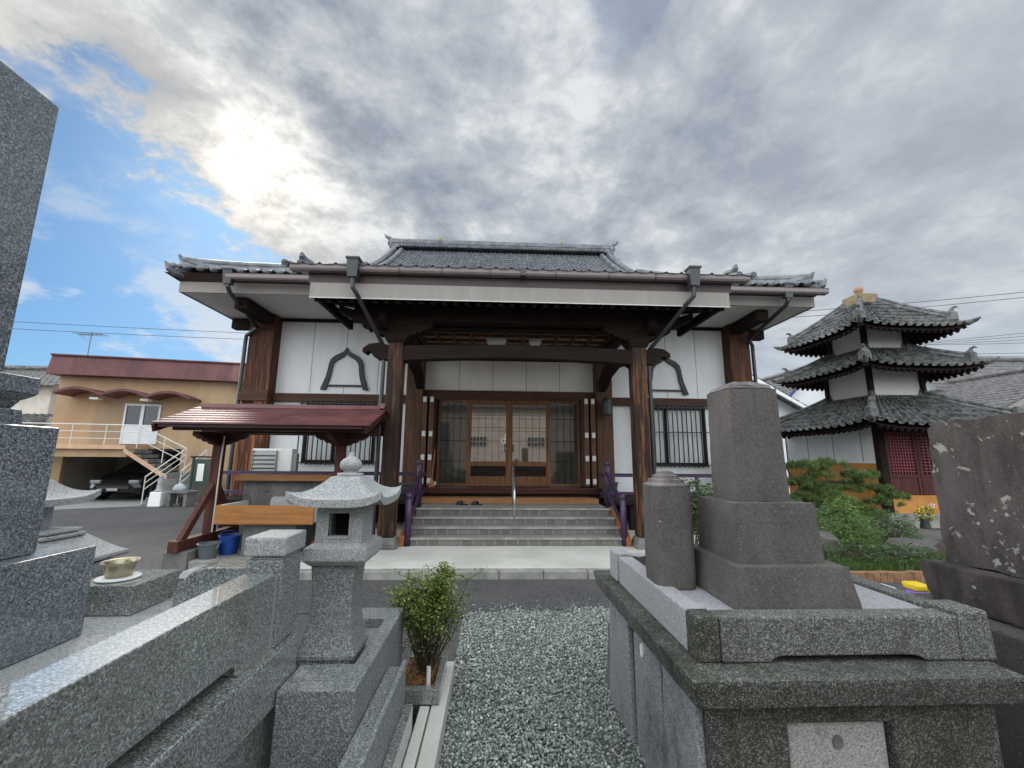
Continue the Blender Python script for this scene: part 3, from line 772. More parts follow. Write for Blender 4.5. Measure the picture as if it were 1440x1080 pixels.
# eaves: soffit, fascia, brown board, gutters
EF = 8.70
so_ = MB(); so_.box(-6.66, 7.14, EF+.03, W, 5.0, 5.03); so_.box(-6.66, -5.6, W, 19.6, 5.0, 5.03); so_.box(6.1, 7.14, W, 19.6, 5.0, 5.03)
split_build(so_, 'soffit', 'soffit', T)
fa = MB(); fa.box(-6.70, 7.18, EF, EF+.03, 4.985, 5.22); fa.box(-6.70, -6.67, EF+.03, 19.8, 4.985, 5.22); fa.box(7.15, 7.18, EF+.03, 19.8, 4.985, 5.22)
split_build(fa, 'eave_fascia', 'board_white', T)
fb = MB(); fb.frustum((-6.72, 7.20, EF-.02, 19.8, 5.222), (-6.90, 7.36, EF-.20, 19.9, 5.34)); fb.build('eave_board', 'fascia_brown', T)
ed = MB()
for i in range(52):      # round eave-end tiles
    X = XL+.08+(XR-XL-.16)*i/51; c = abs((X-XC)/(XR-XC)); Z = 5.35+.10*min(1, c)**8
    ed.tube([(X, YE-.05, Z), (X, YE+.25, Z+.09)], .062, 8)
ed.build('eave_tiles', 'tile', roof, smooth=True)
gt = MB()
def gutter(x0, x1, Y, z0, h=.115, d=.14, run=True):
    prof = [(Y, z0+h), (Y+.006, z0+.03), (Y+.03, z0), (Y+d, z0), (Y+d, z0+h), (Y+d-.012, z0+h), (Y+d-.012, z0+.014), (Y+.035, z0+.014), (Y+.018, z0+.04), (Y+.014, z0+h+.012), (Y-.012, z0+h+.012)]
    gt.prism(prof, 'x', x0, x1)
gutter(-5.55, -3.30, EF-.36, 5.17, .10); gutter(4.2, 7.25, EF-.36, 5.17, .10)
gutter(-3.37, .448, 6.56, 4.595, .085); gutter(.452, 4.34, 6.56, 4.595, .085)
split_build(gt, 'gutter', 'gutter', T)
gh = MB(); 
gh.box(.41, .49, 6.535, 6.72, 4.58, 4.71)
for X in (-.9, -.1, 1.0, 1.9, 2.7, -1.6): gh.box(X-.005, X+.005, 6.553, 6.7, 4.588, 4.692)
gh.build('gutter_joint', 'pipe_dark', T)
# rain hoppers and downpipes
def downpipe(hx, hy, hz, path, r=.038, s=1.0):
    d = MB(); d.frustum((hx-.075*s, hx+.075*s, hy-.06*s, hy+.06*s, hz-.14*s), (hx-.095*s, hx+.095*s, hy-.08*s, hy+.09*s, hz+.16*s))
    d.box(hx-.11*s, hx+.11*s, hy-.1*s, hy+.1*s, hz+.16*s, hz+.19*s)
    o_ = d.build('rain_hopper', 'pipe_dark', T)
    MB().tube(path, r, 10).build('downpipe', 'pipe_dark', o_, smooth=False)
downpipe(-2.33, 6.54, 4.60, [(-2.33, 6.54, 4.5), (-2.33, 6.56, 4.30), (-2.28, 6.62, 4.22), (-2.02, 7.40, 3.58), (-1.99, 7.42, 3.48), (-1.99, 7.42, .28)])
downpipe(3.33, 6.54, 4.60, [(3.33, 6.54, 4.5), (3.33, 6.56, 4.30), (3.26, 6.62, 4.22), (2.86, 7.42, 3.58), (2.85, 7.46, 3.48), (2.85, 7.48, .28)])
downpipe(-5.52, EF-.28, 5.20, [(-5.52, EF-.28, 5.1), (-5.52, EF-.28, 5.02), (-5.52, EF-.2, 4.93), (-5.74, 10.0, 4.64), (-6.03, 10.10, 4.45), (-6.05, 10.12, 4.3), (-6.05, 10.12, .3)], .045)
downpipe(6.36, EF-.28, 5.20, [(6.36, EF-.28, 5.1), (6.36, EF-.28, 5.02), (6.36, EF-.2, 4.93), (6.42, 10.0, 4.6), (6.56, 10.10, 4.45), (6.57, 10.12, 4.3), (6.57, 10.12, .3)], .045)

# ------------------------------------------------ porch
def pfront(U_, V_):
    Y = 6.55 + (YE+.3-6.55)*V_; X = -3.45+(4.40+3.45)*U_
    return np.stack([X, Y, 4.66+.62*V_+.06*V_*V_], -1)
prf = MB(); tile_grid(prf, pfront, 30, 9, .03, .03, 6); pr_ = prf.build('porch_roof', 'tile', T)
e2 = MB()
for X in (-3.2, -3.45, 4.15, 4.4):
    e2.tube([(X, 6.56, 4.70), (X, 8.7, 5.36)], .06, 8)
for X in np.linspace(-3.3, 4.25, 28): e2.tube([(X, 6.60, 4.67), (X, 6.8, 4.74)], .05, 7)
for X in (-3.34, 4.29):
    e2.tube([(X, 7.2, 4.98), (X, 6.95, 4.93), (X, 6.88, 4.99), (X, 6.86, 5.04)], [.08, .08, .05, .02], 8)
split_build(e2, 'porch_eave_tile', 'tile', pr_)
MB().prism([(6.72, 4.43), (6.72, 4.62), (8.72, 5.2), (8.72, 5.1), (6.9, 4.43)], 'x', -3.12, 4.08).build('porch_eave_board', 'fascia_brown', T)
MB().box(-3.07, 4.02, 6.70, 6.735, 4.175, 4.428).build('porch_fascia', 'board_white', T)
MB().box(-3.07, 4.02, 6.69, 6.70, 4.16, 4.176).build('fascia_bead', 'white_metal', T)
dk = MB(); dk.prism([(6.737, 4.22), (8.75, 4.86), (8.75, 4.98), (6.737, 4.42)], 'x', -3.05, 4.0); dk.build('rafter_deck', 'wood_dark_y', T)
ra = MB()
n_ = 37
for i in range(n_):
    X = -2.98+6.9*i/(n_-1); ra.bar((X, 6.76, 4.17), (X, 8.9, 4.83), .075, .095)
split_build(ra, 'rafter', 'wood_dark_y', T)
MB().box(-2.55, 3.42, 7.34, 7.60, 4.02, 4.30).build('eave_purlin', 'wood_dark', T, bevel=.008)
MB().box(-2.3, 3.2, 7.36, 7.56, 3.70, 4.02).build('lintel_board', 'wood_dark', T) if False else None
# coffered ceiling
ce = MB(); ce.box(-2.05, 2.9, 8.3, 10.2, 4.215, 4.26); ce.build('coffer_ceiling', 'ceiling_wood', T)
cg = MB()
for X in np.linspace(-2.0, 2.85, 14): cg.box(X-.03, X+.03, 8.3, 10.2, 4.14, 4.214)
for Y in (8.33, 8.75, 9.17, 9.59, 10.0): cg.box(-2.05, 2.9, Y-.03, Y+.03, 4.15, 4.2135)
cg.build('coffer_ribs', 'wood_inner', T)
fc = MB(); fc.box(-2.5, 3.35, 8.0, 8.3, 4.10, 4.55); fc.build('ceiling_front_beam', 'wood_dark', T)
for X, wd in ((.03, .44), (.88, .27)):
    lt = MB().box(X-wd/2, X+wd/2, 8.75, 9.0, 4.10, 4.135).build('ceiling_light', 'white_metal', T)
    MB().box(X-wd/2+.02, X+wd/2-.02, 8.77, 8.98, 4.035, 4.10).build('light_cover', 'light_cover', lt, bevel=.02)
# columns, stone bases, rainbow beam, noses, brackets
CY = 7.45
for X in (-1.765, 2.625):
    c_ = MB().box(X-.135, X+.135, CY-.135, CY+.135, .27, 3.62).build('porch_column', 'wood_post', T, bevel=.03)
    b_ = MB(); b_.box(X-.20, X+.20, CY-.20, CY+.20, .10, .16); b_.frustum((X-.185, X+.185, CY-.185, CY+.185, .16), (X-.15, X+.15, CY-.15, CY+.15, .275))
    b_.build('column_base', 'concrete_dark', T, bevel=.01)
kb = []
zb = lambda t: .10*math.sin(math.pi*t)     # cambered soffit
N_ = 16
top = [(-1.63+(2.49+1.63)*i/N_, 3.55+.05*math.sin(math.pi*i/N_)) for i in range(N_+1)]
bot = [(-1.63+(2.49+1.63)*i/N_, 3.29+.07*math.sin(math.pi*i/N_)) for i in range(N_+1)]
MB().prism(bot+top[::-1], 'y', CY-.11, CY+.11).build('rainbow_beam', 'wood_dark', T)
for s, X in ((-1, -1.90), (1, 2.76)):
    pl = [(X, 3.30), (X, 3.56), (X+s*.18, 3.60), (X+s*.34, 3.58), (X+s*.45, 3.50), (X+s*.46, 3.43), (X+s*.40, 3.40), (X+s*.36, 3.44), (X+s*.30, 3.44), (X+s*.27, 3.36), (X+s*.18, 3.30)]
    MB().prism(pl, 'y', CY-.09, CY+.09).build('beam_nose', 'wood_dark', T)
for X in (-1.765, 2.625):
    bk = MB(); bk.frustum((X-.15, X+.15, CY-.15, CY+.15, 3.60), (X-.22, X+.22, CY-.22, CY+.22, 3.74))
    # boat-shaped bracket arms with cloud-cut undersides, along and across
    def arm(L):
        pl = [(-L, 4.02), (-L, 3.90)]
        for k in range(4):
            a0 = -L+.02+k*(L-.2)/4; pl += [(a0+.02, 3.90-.045*k), (a0+(L-.2)/4-.02, 3.88-.045*(k+1))]
        return pl + [(-x_, z_) for x_, z_ in pl[::-1]]
    bk.prism([(X+a, b) for a, b in arm(.62)], 'y', CY-.10, CY+.10)
    bk.box(X-.10, X+.10, CY+.10, CY+.5, 3.78, 4.02)
    bk.build('bracket_set', 'wood_dark', T)
    s = -1 if X < 0 else 1
    # carved side boards running back from the bracket to the hall, and the curved tie beam
    cvd = [(7.2, 4.02), (7.05, 3.94), (7.2, 3.86), (7.5, 3.78), (7.9, 3.86), (8.3, 3.95), (8.7, 4.05), (8.7, 4.3), (7.2, 4.2)]
    MB().prism([(a, b) for a, b in cvd], 'x', X+s*.16, X+s*.30).build('side_bracket', 'wood_dark', T)
    pts = [(X, 7.58, 3.36), (X, 8.1, 3.58), (X, 8.8, 3.66), (X, 9.5, 3.55), (X, 10.0, 3.30)]
    eb = MB()
    for q0, q1 in zip(pts[:-1], pts[1:]): eb.bar(q0, q1, .17, .26)
    eb.build('curved_tie_beam', 'wood_dark_y', T)
    MB().box(X-.09, X+.09, 7.6, 10.3, 4.05, 4.3).build('side_purlin', 'wood_dark_y', T)
    # brace from the bracket out to the end of the porch eave
    MB().prism([(X+s*.22, 3.86), (X+s*.24, 4.02), (X+s*1.05, 4.28), (X+s*1.05, 4.16), (X+s*.9, 4.10), (X+s*.82, 4.02), (X+s*.68, 4.0), (X+s*.6, 3.92), (X+s*.42, 3.92)], 'y', CY-.12, CY+.12).build('eave_brace', 'wood_dark', T)
# end caps under the porch eave, both sides
for X in (-3.06, 3.93): MB().box(X, X+.08, 6.74, 8.6, 4.20, 4.36).build('eave_end_board', 'wood_dark_y', T)

# ================================================================== things on and beside the hall
def railing(s):
    side = 'left' if s < 0 else 'right'
    xs, xo = (-1.44, -5.85) if s < 0 else (2.30, 6.35)
    rl = thing('veranda_railing', 'purple painted railing beside the steps, running on behind the %s' % ('wash pavilion' if s < 0 else 'stone gravestones'), 'railing', (xs, 7.6, .1))
    def newel(X, Y, z0, z1, w_=.05):
        nb = MB(); nb.lathe((X, Y, 0), [(w_, z0), (w_, z1-.14), (w_*.7, z1-.13), (w_*.75, z1-.12), (w_*1.1, z1-.09), (w_*1.0, z1-.05), (w_*.45, z1-.02), (.003, z1)], 12); return nb
    newel(xs, 7.56, .10, 1.0, .058).build('newel_post', 'purple', rl, smooth=True)
    newel(xs-.02*s*-1, 8.62, .62, 1.56, .055).build('newel_post', 'purple', rl, smooth=True)
    h = MB()
    h.bar((xs, 7.58, .78), (xs, 8.60, 1.30), .055, .07); h.bar((xs, 7.58, .42), (xs, 8.60, .92), .045, .06)
    h.build('stair_rail', 'purple', rl)
    h = MB(); h.bar((xs, 9.1, 1.24), (xo, 9.1, 1.24), .06, .075); h.bar((xs, 9.1, .86), (xo, 9.1, .86), .05, .06); h.bar((xs, 8.64, 1.24), (xs, 9.1, 1.24), .06, .07); h.bar((xs, 8.64, .86), (xs, 9.1, .86), .05, .06)
    h.build('veranda_rail', 'purple', rl)
    X = xs+s*.9
    while abs(X) < abs(xo)+.01:
        MB().box(X-.03, X+.03, 9.07, 9.13, .70, 1.20).build('rail_post', 'purple', rl); X += s*1.2
railing(-1); railing(1)

hr = thing('step_handrail', 'slim silver handrail standing in the middle of the concrete steps', 'handrail', (.40, 8.2, .23))
MB().tube([(.40, 8.62, .62), (.40, 8.62, 1.38), (.40, 8.55, 1.44), (.40, 7.98, 1.02), (.40, 7.92, .92), (.40, 7.92, .34)], .019, 8).build('rail', 'steel', hr, smooth=True)
MB().tube([(.40, 8.62, 1.14), (.40, 7.92, .66)], .013, 8).build('mid_rail', 'steel', hr, smooth=True)
MB().box(.365, .435, 8.585, 8.655, .62, .635).build('foot_plate', 'steel', hr); MB().box(.365, .435, 7.885, 7.955, .363, .378).build('foot_plate', 'steel', hr)

def slipper(X, Y, ang, label):
    t_ = thing('slipper', label, 'slipper', (X, Y, .622), ang, 'pair of slippers on the top step', True)
    a = [(.0, -.13), (.045, -.10), (.042, 0), (.05, .08), (.03, .13), (-.03, .13), (-.05, .08), (-.042, 0), (-.045, -.10)]
    MB().prism(a, 'z', 0, .022).build('sole', 'black', t_, bevel=.004)
    u = MB(); G_ = np.array([[[.052*math.cos(q), yv, .02+.062*math.sin(q)*sv] for q in np.linspace(0, math.pi, 9)] for yv, sv in ((-.01, .9), (.04, 1.0), (.09, .8), (.125, .35))]); u.grid(G_)
    u.build('upper', 'black', t_, smooth=True)
slipper(-.63, 9.02, R(75), 'black slipper on the top step, the one nearer the broom')
slipper(-.32, 9.00, R(60), 'black slipper on the top step, the one nearer the silver handrail')

def planter(X, Y, label, h, r_):
    t_ = thing('planter_pot', label, 'pot', (X, Y, .62))
    MB().lathe((X, Y, .62), [(r_*.72, 0), (r_*.9, h*.5), (r_, h*.9), (r_*1.1, h*.92), (r_*1.1, h), (r_*.92, h), (r_*.88, h*.8)], 18).build('pot', 'pot', t_, smooth=False)
    MB().lathe((X, Y, .62+h*.80), [(r_*.86, 0), (r_*.5, .03), (.01, .035)], 12).build('soil', 'soil', t_)
planter(-1.84, 9.35, 'squat dark pot behind the purple newel post near the broom', .42, .20)
planter(2.56, 9.35, 'tall dark pot at the foot of the door pillar under the bell', .46, .17)

bl = thing('hanging_bell', 'small dark bronze bell hanging beside the door pillar', 'bell', (2.66, 9.75, 2.6))
MB().lathe((2.66, 9.75, 2.60), [(.135, 0), (.128, .03), (.118, .12), (.112, .28), (.10, .36), (.05, .41), (.02, .42)], 16).build('bell_body', 'bronze', bl, smooth=True)
MB().tube([(2.66, 9.75, 3.02), (2.66, 9.75, 3.2), (2.66, 9.98, 3.2)], .012, 6).build('hanger', 'bronze', bl)
br = thing('broom', 'thin wooden handled broom leaning by the folding shutters', 'broom', (-1.36, 9.62, .95))
MB().tube([(-1.36, 9.62, 1.1), (-1.32, 9.70, 1.75)], .011, 6).build('handle', 'wood_string', br)
MB().frustum((-1.43, -1.29, 9.60, 9.64, .935), (-1.38, -1.34, 9.61, 9.635, 1.11)).build('bristles', 'wood_string', br)

def aircon(cx, Y, z0, label, wd=.80, turned=False):
    a = thing('air_conditioner', label, 'air conditioner', (cx, Y, z0), 0, 'air conditioners on the veranda')
    MB().box(cx-wd/2, cx+wd/2, Y, Y+.28, z0+.04, z0+.60).build('cabinet', 'white_plastic', a, bevel=.012)
    g = MB(); x0 = cx-wd/2+.05; x1 = cx+wd*.12
    for i in range(5): g.prism([(Y-.05, z0+.115+.088*i), (Y-.02, z0+.175+.088*i), (Y-.006, z0+.185+.088*i), (Y-.04, z0+.10+.088*i)], 'x', x0, x1)
    g.box(x0-.015, x0, Y-.055, Y-.002, z0+.08, z0+.56); g.box(x1, x1+.015, Y-.055, Y-.002, z0+.08, z0+.56)
    g.build('fan_grille', 'fin_grey', a)
    MB().box(x0, x1, Y-.006, Y-.001, z0+.09, z0+.55).build('grille_back', 'grey_plastic', a)
    f = MB(); f.box(cx-wd/2+.08, cx-wd/2+.14, Y, Y+.28, z0, z0+.04); f.box(cx+wd/2-.14, cx+wd/2-.08, Y, Y+.28, z0, z0+.04); f.build('feet', 'grey_plastic', a)
    MB().box(cx+wd/2, cx+wd/2+.09, Y+.02, Y+.14, z0+.0, z0+.5).build('pipe_cover', 'grey_plastic', a)
aircon(-4.72, 9.30, 1.14, 'white air conditioner on the veranda behind the water basin', .84)
stn = MB()
aircon(5.55, 9.62, 1.12, 'white air conditioner on the veranda half hidden behind the square gravestone', .80)
for cx, Y, lab in ((-4.72, 9.30, 'behind the water basin'), (5.55, 9.62, 'behind the square gravestone')):
    s_ = MB()
    for X in (cx-.32, cx+.32): s_.box(X-.02, X+.02, Y+.03, Y+.25, .70, 1.10)
    s_.box(cx-.38, cx+.38, Y+.03, Y+.25, 1.10, 1.138)
    tag(s_.build('unit_stand', 'grey_plastic'), 'grey metal stand under the air conditioner %s' % lab, 'stand')

# ================================================================== GRAVES IN FRONT, LEFT
GP = thing('grave_plot', 'polished dark granite grave enclosure with low wall and square post beside the stone lantern', 'grave', (-1.6, 1.5, 0))
MB().box(-3.6, -.955, .2, 2.17, 0, .545).build('lower_course', 'granite_polished', GP, bevel=.006)
MB().box(-3.6, -.91, .15, 2.21, .55, .77).build('ledge_course', 'granite_polished', GP, bevel=.006)
MB().box(-.96, -.951, 2.165, 2.172, .0, .545).build('seam', 'steel', GP)
pn = MB()
pl = [(.95, .772), (1.02, .772), (1.05, .805), (1.08, .82), (1.76, .82), (1.79, .805), (1.80, .772), (2.03, .772), (2.03, 1.08), (.95, 1.08)]
pn.prism(pl, 'x', -1.10, -.96); pn.build('fence_panel', 'granite_polished', GP, bevel=.005)
MB().box(-1.09, -.954, 2.031, 2.041, .775, 1.07).build('joint', 'fin_grey', GP)
MB().box(-.960, -.952, 1.80, 2.24, .7705, .778).build('joint', 'steel', GP)
pt = MB().box(-1.10, -.94, 2.042, 2.235, .772, 1.135); pt.build('corner_post', 'granite_grey', GP, bevel=.006)
ct = MB(); ct.frustum((-1.10, -.94, 2.042, 2.235, 1.135), (-1.08, -.955, 2.06, 2.22, 1.15)); ct.box(-1.112, -.928, 2.03, 2.247, 1.15, 1.235); ct.build('post_cap', 'granite_flamed', GP, bevel=.014, seg=3)
MB().box(-3.6, -1.105, .9, 2.42, .772, .85).build('floor_slab', 'granite_flamed', GP, bevel=.004)
pl = [(-1.115, .852), (-1.115, 1.065), (-1.37, 1.065), (-1.43, 1.05), (-1.47, 1.01), (-1.495, .99), (-1.51, .95), (-1.51, .852)]
MB().prism(pl, 'y', 2.2, 2.40).build('return_wall', 'granite_polished', GP, bevel=.006)
MB().box(-3.6, -1.1, .45, .945, .772, 1.06).build('front_wall', 'granite_polished', GP, bevel=.006)

TS = thing('gravestone', 'tall polished blue-grey granite gravestone on stepped blocks inside the polished enclosure', 'gravestone', (-2.2, 1.6, .852))
MB().box(-2.75, -1.71, .95, 1.99, .852, 1.21).build('lower_tier', 'granite_blue', TS, bevel=.005)
MB().box(-2.62, -1.80, 1.05, 1.83, 1.212, 1.705).build('middle_tier', 'granite_blue', TS, bevel=.005)
tt = MB(); tt.frustum((-2.52, -1.905, 1.14, 1.79, 1.707), (-2.52, -1.915, 1.14, 1.785, 1.775)); tt.frustum((-2.50, -1.94, 1.16, 1.765, 1.775), (-2.50, -1.915, 1.16, 1.775, 1.81)); tt.frustum((-2.52, -1.915, 1.14, 1.775, 1.81), (-2.53, -1.88, 1.14, 1.80, 1.835)); tt.box(-2.53, -1.88, 1.14, 1.80, 1.835, 1.905)
tt.build('lotus_tier', 'granite_blue', TS, bevel=.006)
MB().frustum((-2.46, -1.95, 1.20, 1.725, 1.907), (-2.45, -1.955, 1.21, 1.72, 3.12)).build('headstone', 'granite_blue', TS, bevel=.008)

VS = thing('vase_stone', 'low granite block carrying the metal bowl behind the polished gravestone', 'stone', (-1.78, 2.35, .852))
VS2 = MB().box(-2.0, -1.69, 2.2, 2.50, .852, .985).build('block', 'granite_polished', VS, bevel=.005)
BW = thing('offering_bowl', 'dull metal bowl standing on a pale saucer on the granite block', 'bowl', (-1.865, 2.32, .986))
MB().lathe((-1.865, 2.32, .986), [(.083, 0), (.092, .005), (.088, .010), (.06, .011), (.01, .011)], 24).build('saucer', 'paper', BW, smooth=True)
MB().lathe((-1.865, 2.32, .998), [(.050, 0), (.054, .006), (.062, .055), (.066, .062), (.080, .070), (.081, .074), (.064, .070), (.058, .055), (.05, .015), (.01, .012)], 24).build('bowl', 'brass', BW, smooth=True)

def curved_roof(mb, c, hx, hy, zt, zr, th, cx_, lift, n=12, k=2.2):
    """square stone roof with concave slopes and lifted corners; c centre, hx,hy half sizes, top plateau cx_"""
    G = []
    vs = []; idx = {}
    N = n
    top = np.zeros((2*N+1, 2*N+1, 3)); bot = np.zeros_like(top)
    for i in range(2*N+1):
        for j in range(2*N+1):
            a = (i-N)/N; b = (j-N)/N; mx = max(abs(a), abs(b)); corner = (min(abs(a), abs(b))/mx if mx > 0 else 0)
            t_ = max(0, (mx-cx_)/(1-cx_))
            z = zr+th + (zt-zr-th)*(1-t_)**k + lift*corner**4*t_**2
            top[i, j] = (c[0]+a*hx, c[1]+b*hy, z)
            bot[i, j] = (c[0]+a*hx, c[1]+b*hy, zr + lift*corner**4*t_**2)
    mb.grid(top); mb.grid(bot[:, ::-1])
    for e in ((top[0], bot[0]), (top[-1], bot[-1]), (top[:, 0], bot[:, 0]), (top[:, -1], bot[:, -1])):
        mb.grid(np.stack(e))
    return mb
def make_lantern(label, cx=-.795, cy=2.43, kh=.235):
    L = thing('stone_lantern', label, 'lantern', (cx, cy, .612), 0, 'granite stone lanterns in the graveyard')
    sh_ = MB(); prof = [(.144, .612), (.144, .632), (.141, .638), (.131, .665), (.121, .70), (.112, .74), (.105, .79), (.101, .84), (.100, .89), (.102, .94), (.106, .99), (.111, 1.045)]
    for (a, z0_), (b, z1_) in zip(prof[:-1], prof[1:]): 
        sh_.frustum((cx-a, cx+a, cy-a, cy+a, z0_), (cx-b, cx+b, cy-b, cy+b, z1_)) if False else None
    vs = []; fs = []
    sx_ = cx-.018
    for a, z_ in prof: vs += [(sx_-a, cy-a, z_), (sx_+a, cy-a, z_), (sx_+a, cy+a*.8, z_), (sx_-a, cy+a*.8, z_)]
    for i in range(len(prof)-1):
        for k in range(4): fs.append((i*4+k, i*4+(k+1) % 4, i*4+4+(k+1) % 4, i*4+4+k))
    fs += [(3, 2, 1, 0), tuple(len(prof)*4-4+k for k in range(4))]
    sh_.add(vs, fs).build('shaft', 'granite_grey', L, bevel=.004)
    pf = MB(); pf.frustum((cx-.13, cx+.13, cy-.13, cy+.13, 1.046), (cx-.158, cx+.158, cy-.158, cy+.158, 1.075)); pf.box(cx-.158, cx+.158, cy-.158, cy+.158, 1.075, 1.135)
    pf.frustum((cx-.158, cx+.158, cy-.158, cy+.158, 1.135), (cx-.125, cx+.125, cy-.125, cy+.125, 1.155)); pf.build('platform', 'granite_flamed', L, bevel=.004)
    fbx = MB(); h = .118; w_ = .052; hb_ = .078
    z0_, z1_ = 1.155, 1.335; wz0, wz1 = 1.19, 1.305
    # fire box: four walls with a square window in front and back
    for Y0, Y1 in ((cy-h, cy-h+.035), (cy+hb_-.035, cy+hb_)):
        fbx.box(cx-h, cx-w_, Y0, Y1, z0_, z1_); fbx.box(cx+w_, cx+h, Y0, Y1, z0_, z1_); fbx.box(cx-w_, cx+w_, Y0, Y1, z0_, wz0); fbx.box(cx-w_, cx+w_, Y0, Y1, wz1, z1_)
    fbx.box(cx-h, cx-h+.035, cy-h+.035, cy+hb_-.035, z0_, z1_); fbx.box(cx+h-.035, cx+h, cy-h+.035, cy+hb_-.035, z0_, z1_)
    fbx.build('fire_box', 'granite_flamed', L)
    fr = MB(); Y0, Y1 = cy-h-.006, cy-h+.01
    fr.box(cx-w_-.012, cx-w_, Y0, Y1, wz0-.012, wz1+.012); fr.box(cx+w_, cx+w_+.012, Y0, Y1, wz0-.012, wz1+.012); fr.box(cx-w_, cx+w_, Y0, Y1, wz0-.012, wz0); fr.box(cx-w_, cx+w_, Y0, Y1, wz1, wz1+.012)
    fr.build('window_frame', 'granite_flamed', L)
    MB().box(cx-.06, cx+.06, cy+.0, cy+.01, 1.16, 1.33).build('inner_screen', 'wood_dark', L)
    kr = curved_roof(MB(), (cx, cy), kh, kh, 1.492, 1.345, .038, .32, .042, k=1.8)
    kr.build('roof_stone', 'granite_flamed', L, bevel=.006, seg=2)
    fi = MB(); fi.lathe((cx, cy, 1.49), [(.070, 0), (.068, .016), (.04, .018), (.035, .026), (.042, .03), (.056, .045), (.060, .06), (.055, .078), (.04, .093), (.022, .103), (.014, .115), (.016, .128), (.004, .132)], 20); fi.build('finial', 'granite_flamed', L, smooth=True)
    return L
LT = make_lantern('granite lantern with flared roof and round finial on a square plinth by the gravel path')
L2 = dup(LT, (-2.72, 2.62, .57), 'stone lantern half hidden behind the tall polished gravestone, its pale curved roof sticking out')
MB_p = MB(); MB_p.box(-2.92, -2.52, 2.4, 2.85, .0, .568)
tag(MB_p.build('lantern_plinth', 'granite_polished', bevel=.006), 'granite plinth under the half hidden lantern behind the polished gravestone', 'plinth')
PL = thing('lantern_plinth', 'open square granite plinth under the front lantern, with a stepped kerb', 'plinth', (-.72, 2.5, 0))
pb = MB()
pb.box(-.905, -.575, 2.02, 2.26, .25, .612) ; pb.box(-.905, -.575, 2.60+.24, 3.03, .25, .612)
pb.box(-.655, -.575, 2.262, 2.838, .25, .611); pb.box(-.905, -.657, 2.262, 2.838, .25, .56)
split_build(pb, 'plinth_block', 'granite_grey', PL, .005)
MB().box(-.902, -.69, 2.10, 2.13, .605, .6135).build('groove', 'granite_polished', PL)
MB().box(-.905, -.572, 2.0, 3.05, .0, .25).build('plinth_base', 'granite_polished', PL, bevel=.005)
fl_ = MB(); fl_.box(-.95, -.69, 2.295, 2.57, .56, .611); fl_.build('seat_stone', 'granite_grey', PL)
kb = MB(); kb.box(-.572, -.47, 1.2, 2.62, .0, .44); kb.box(-.492, -.465, 1.2, 2.62, .44, .475); split_build(kb, 'side_kerb', 'granite_grey', PL, .008)
kb = MB(); kb.box(-.468, -.42, 1.6, 2.60, .0, .26); kb.build('lower_kerb', 'granite_polished', PL, bevel=.005)
tag(MB().box(-.418, -.36, 1.2, 2.845, 0, .12).build('paving_strip', 'concrete', bevel=.006), 'narrow pale paving strip between the lantern kerb and the path kerb', 'paving')
tag(MB().box(-.352, -.262, 1.0, 3.42, -.02, .115).build('path_kerb', 'concrete', bevel=.008), 'pale concrete kerb edging the gravel path beside the planting box', 'kerb')
PB = thing('planter_box', 'small granite planting box filled with brown mulch beside the path', 'planter', (-.45, 3.06, .115))
pb = MB(); pb.box(-.57, -.305, 2.85, 2.90, .12, .205); pb.box(-.345, -.305, 2.90, 3.28, .12, .205); pb.box(-.57, -.305, 3.28, 3.32, .12, .205); split_build(pb, 'rim', 'granite_polished', PB, .004)
G = np.zeros((14, 14, 3)); rr_ = random.Random(5)
for i in range(14):
    for j in range(14): G[i, j] = (-.575+.235*i/13, 2.895+.39*j/13, .165+.02*rr_.random()+.02*math.sin(i*.5))
MB().grid(G).build('mulch', 'mulch', PB, smooth=True)
sw = MB()
for i in range(220):
    a = rr_.uniform(0, 3.14); x, y = rr_.uniform(-.56, -.355), rr_.uniform(2.91, 3.26); l = rr_.uniform(.01, .03); z = .185+rr_.uniform(0, .025)
    sw.bar((x, y, z), (x+l*math.cos(a), y+l*math.sin(a), z+rr_.uniform(-.008, .012)), .003, .002)
sw.build('straw', 'straw', PB)
tag(MB().lathe((-.385, 2.93, .17), [(.0135, 0), (.0135, .125), (.0105, .125), (.0105, .06)], 14).build('pipe_stub', 'white_plastic'), 'short white plastic pipe standing in the mulch of the planting box', 'pipe')

SB = thing('garden_shrub', 'small shrub with many bare stems and a yellow-green leafy top growing in the planting box', 'shrub', (-.44, 3.12, .17))
rs = random.Random(11)
stm = MB(); tips = []
for i in range(46):
    a = rs.uniform(0, 6.283); sp_ = rs.uniform(.02, .24)
    x0, y0 = -.44+rs.uniform(-.04, .04), 3.12+rs.uniform(-.04, .04)
    h = rs.uniform(.30, .60); pts = [Vector((x0, y0, .17))]
    for k in range(1, 6):
        f = k/5; pts.append(Vector((x0+math.cos(a)*sp_*f**.8+rs.uniform(-.012, .012), y0+math.sin(a)*sp_*f**.8+rs.uniform(-.012, .012), .17+h*f)))
    stm.tube(pts, [.006, .005, .0045, .0035, .0025, .0015], 5)
    for q in pts[2:]:
        for _ in range(3):
            e = q+Vector((rs.gauss(0, .045), rs.gauss(0, .045), rs.uniform(.0, .07))); stm.tube([q, (q+e)/2+Vector((0, 0, .006)), e], [.0022, .0016, .001], 4, False); tips.append(e)
    tips.append(pts[-1])
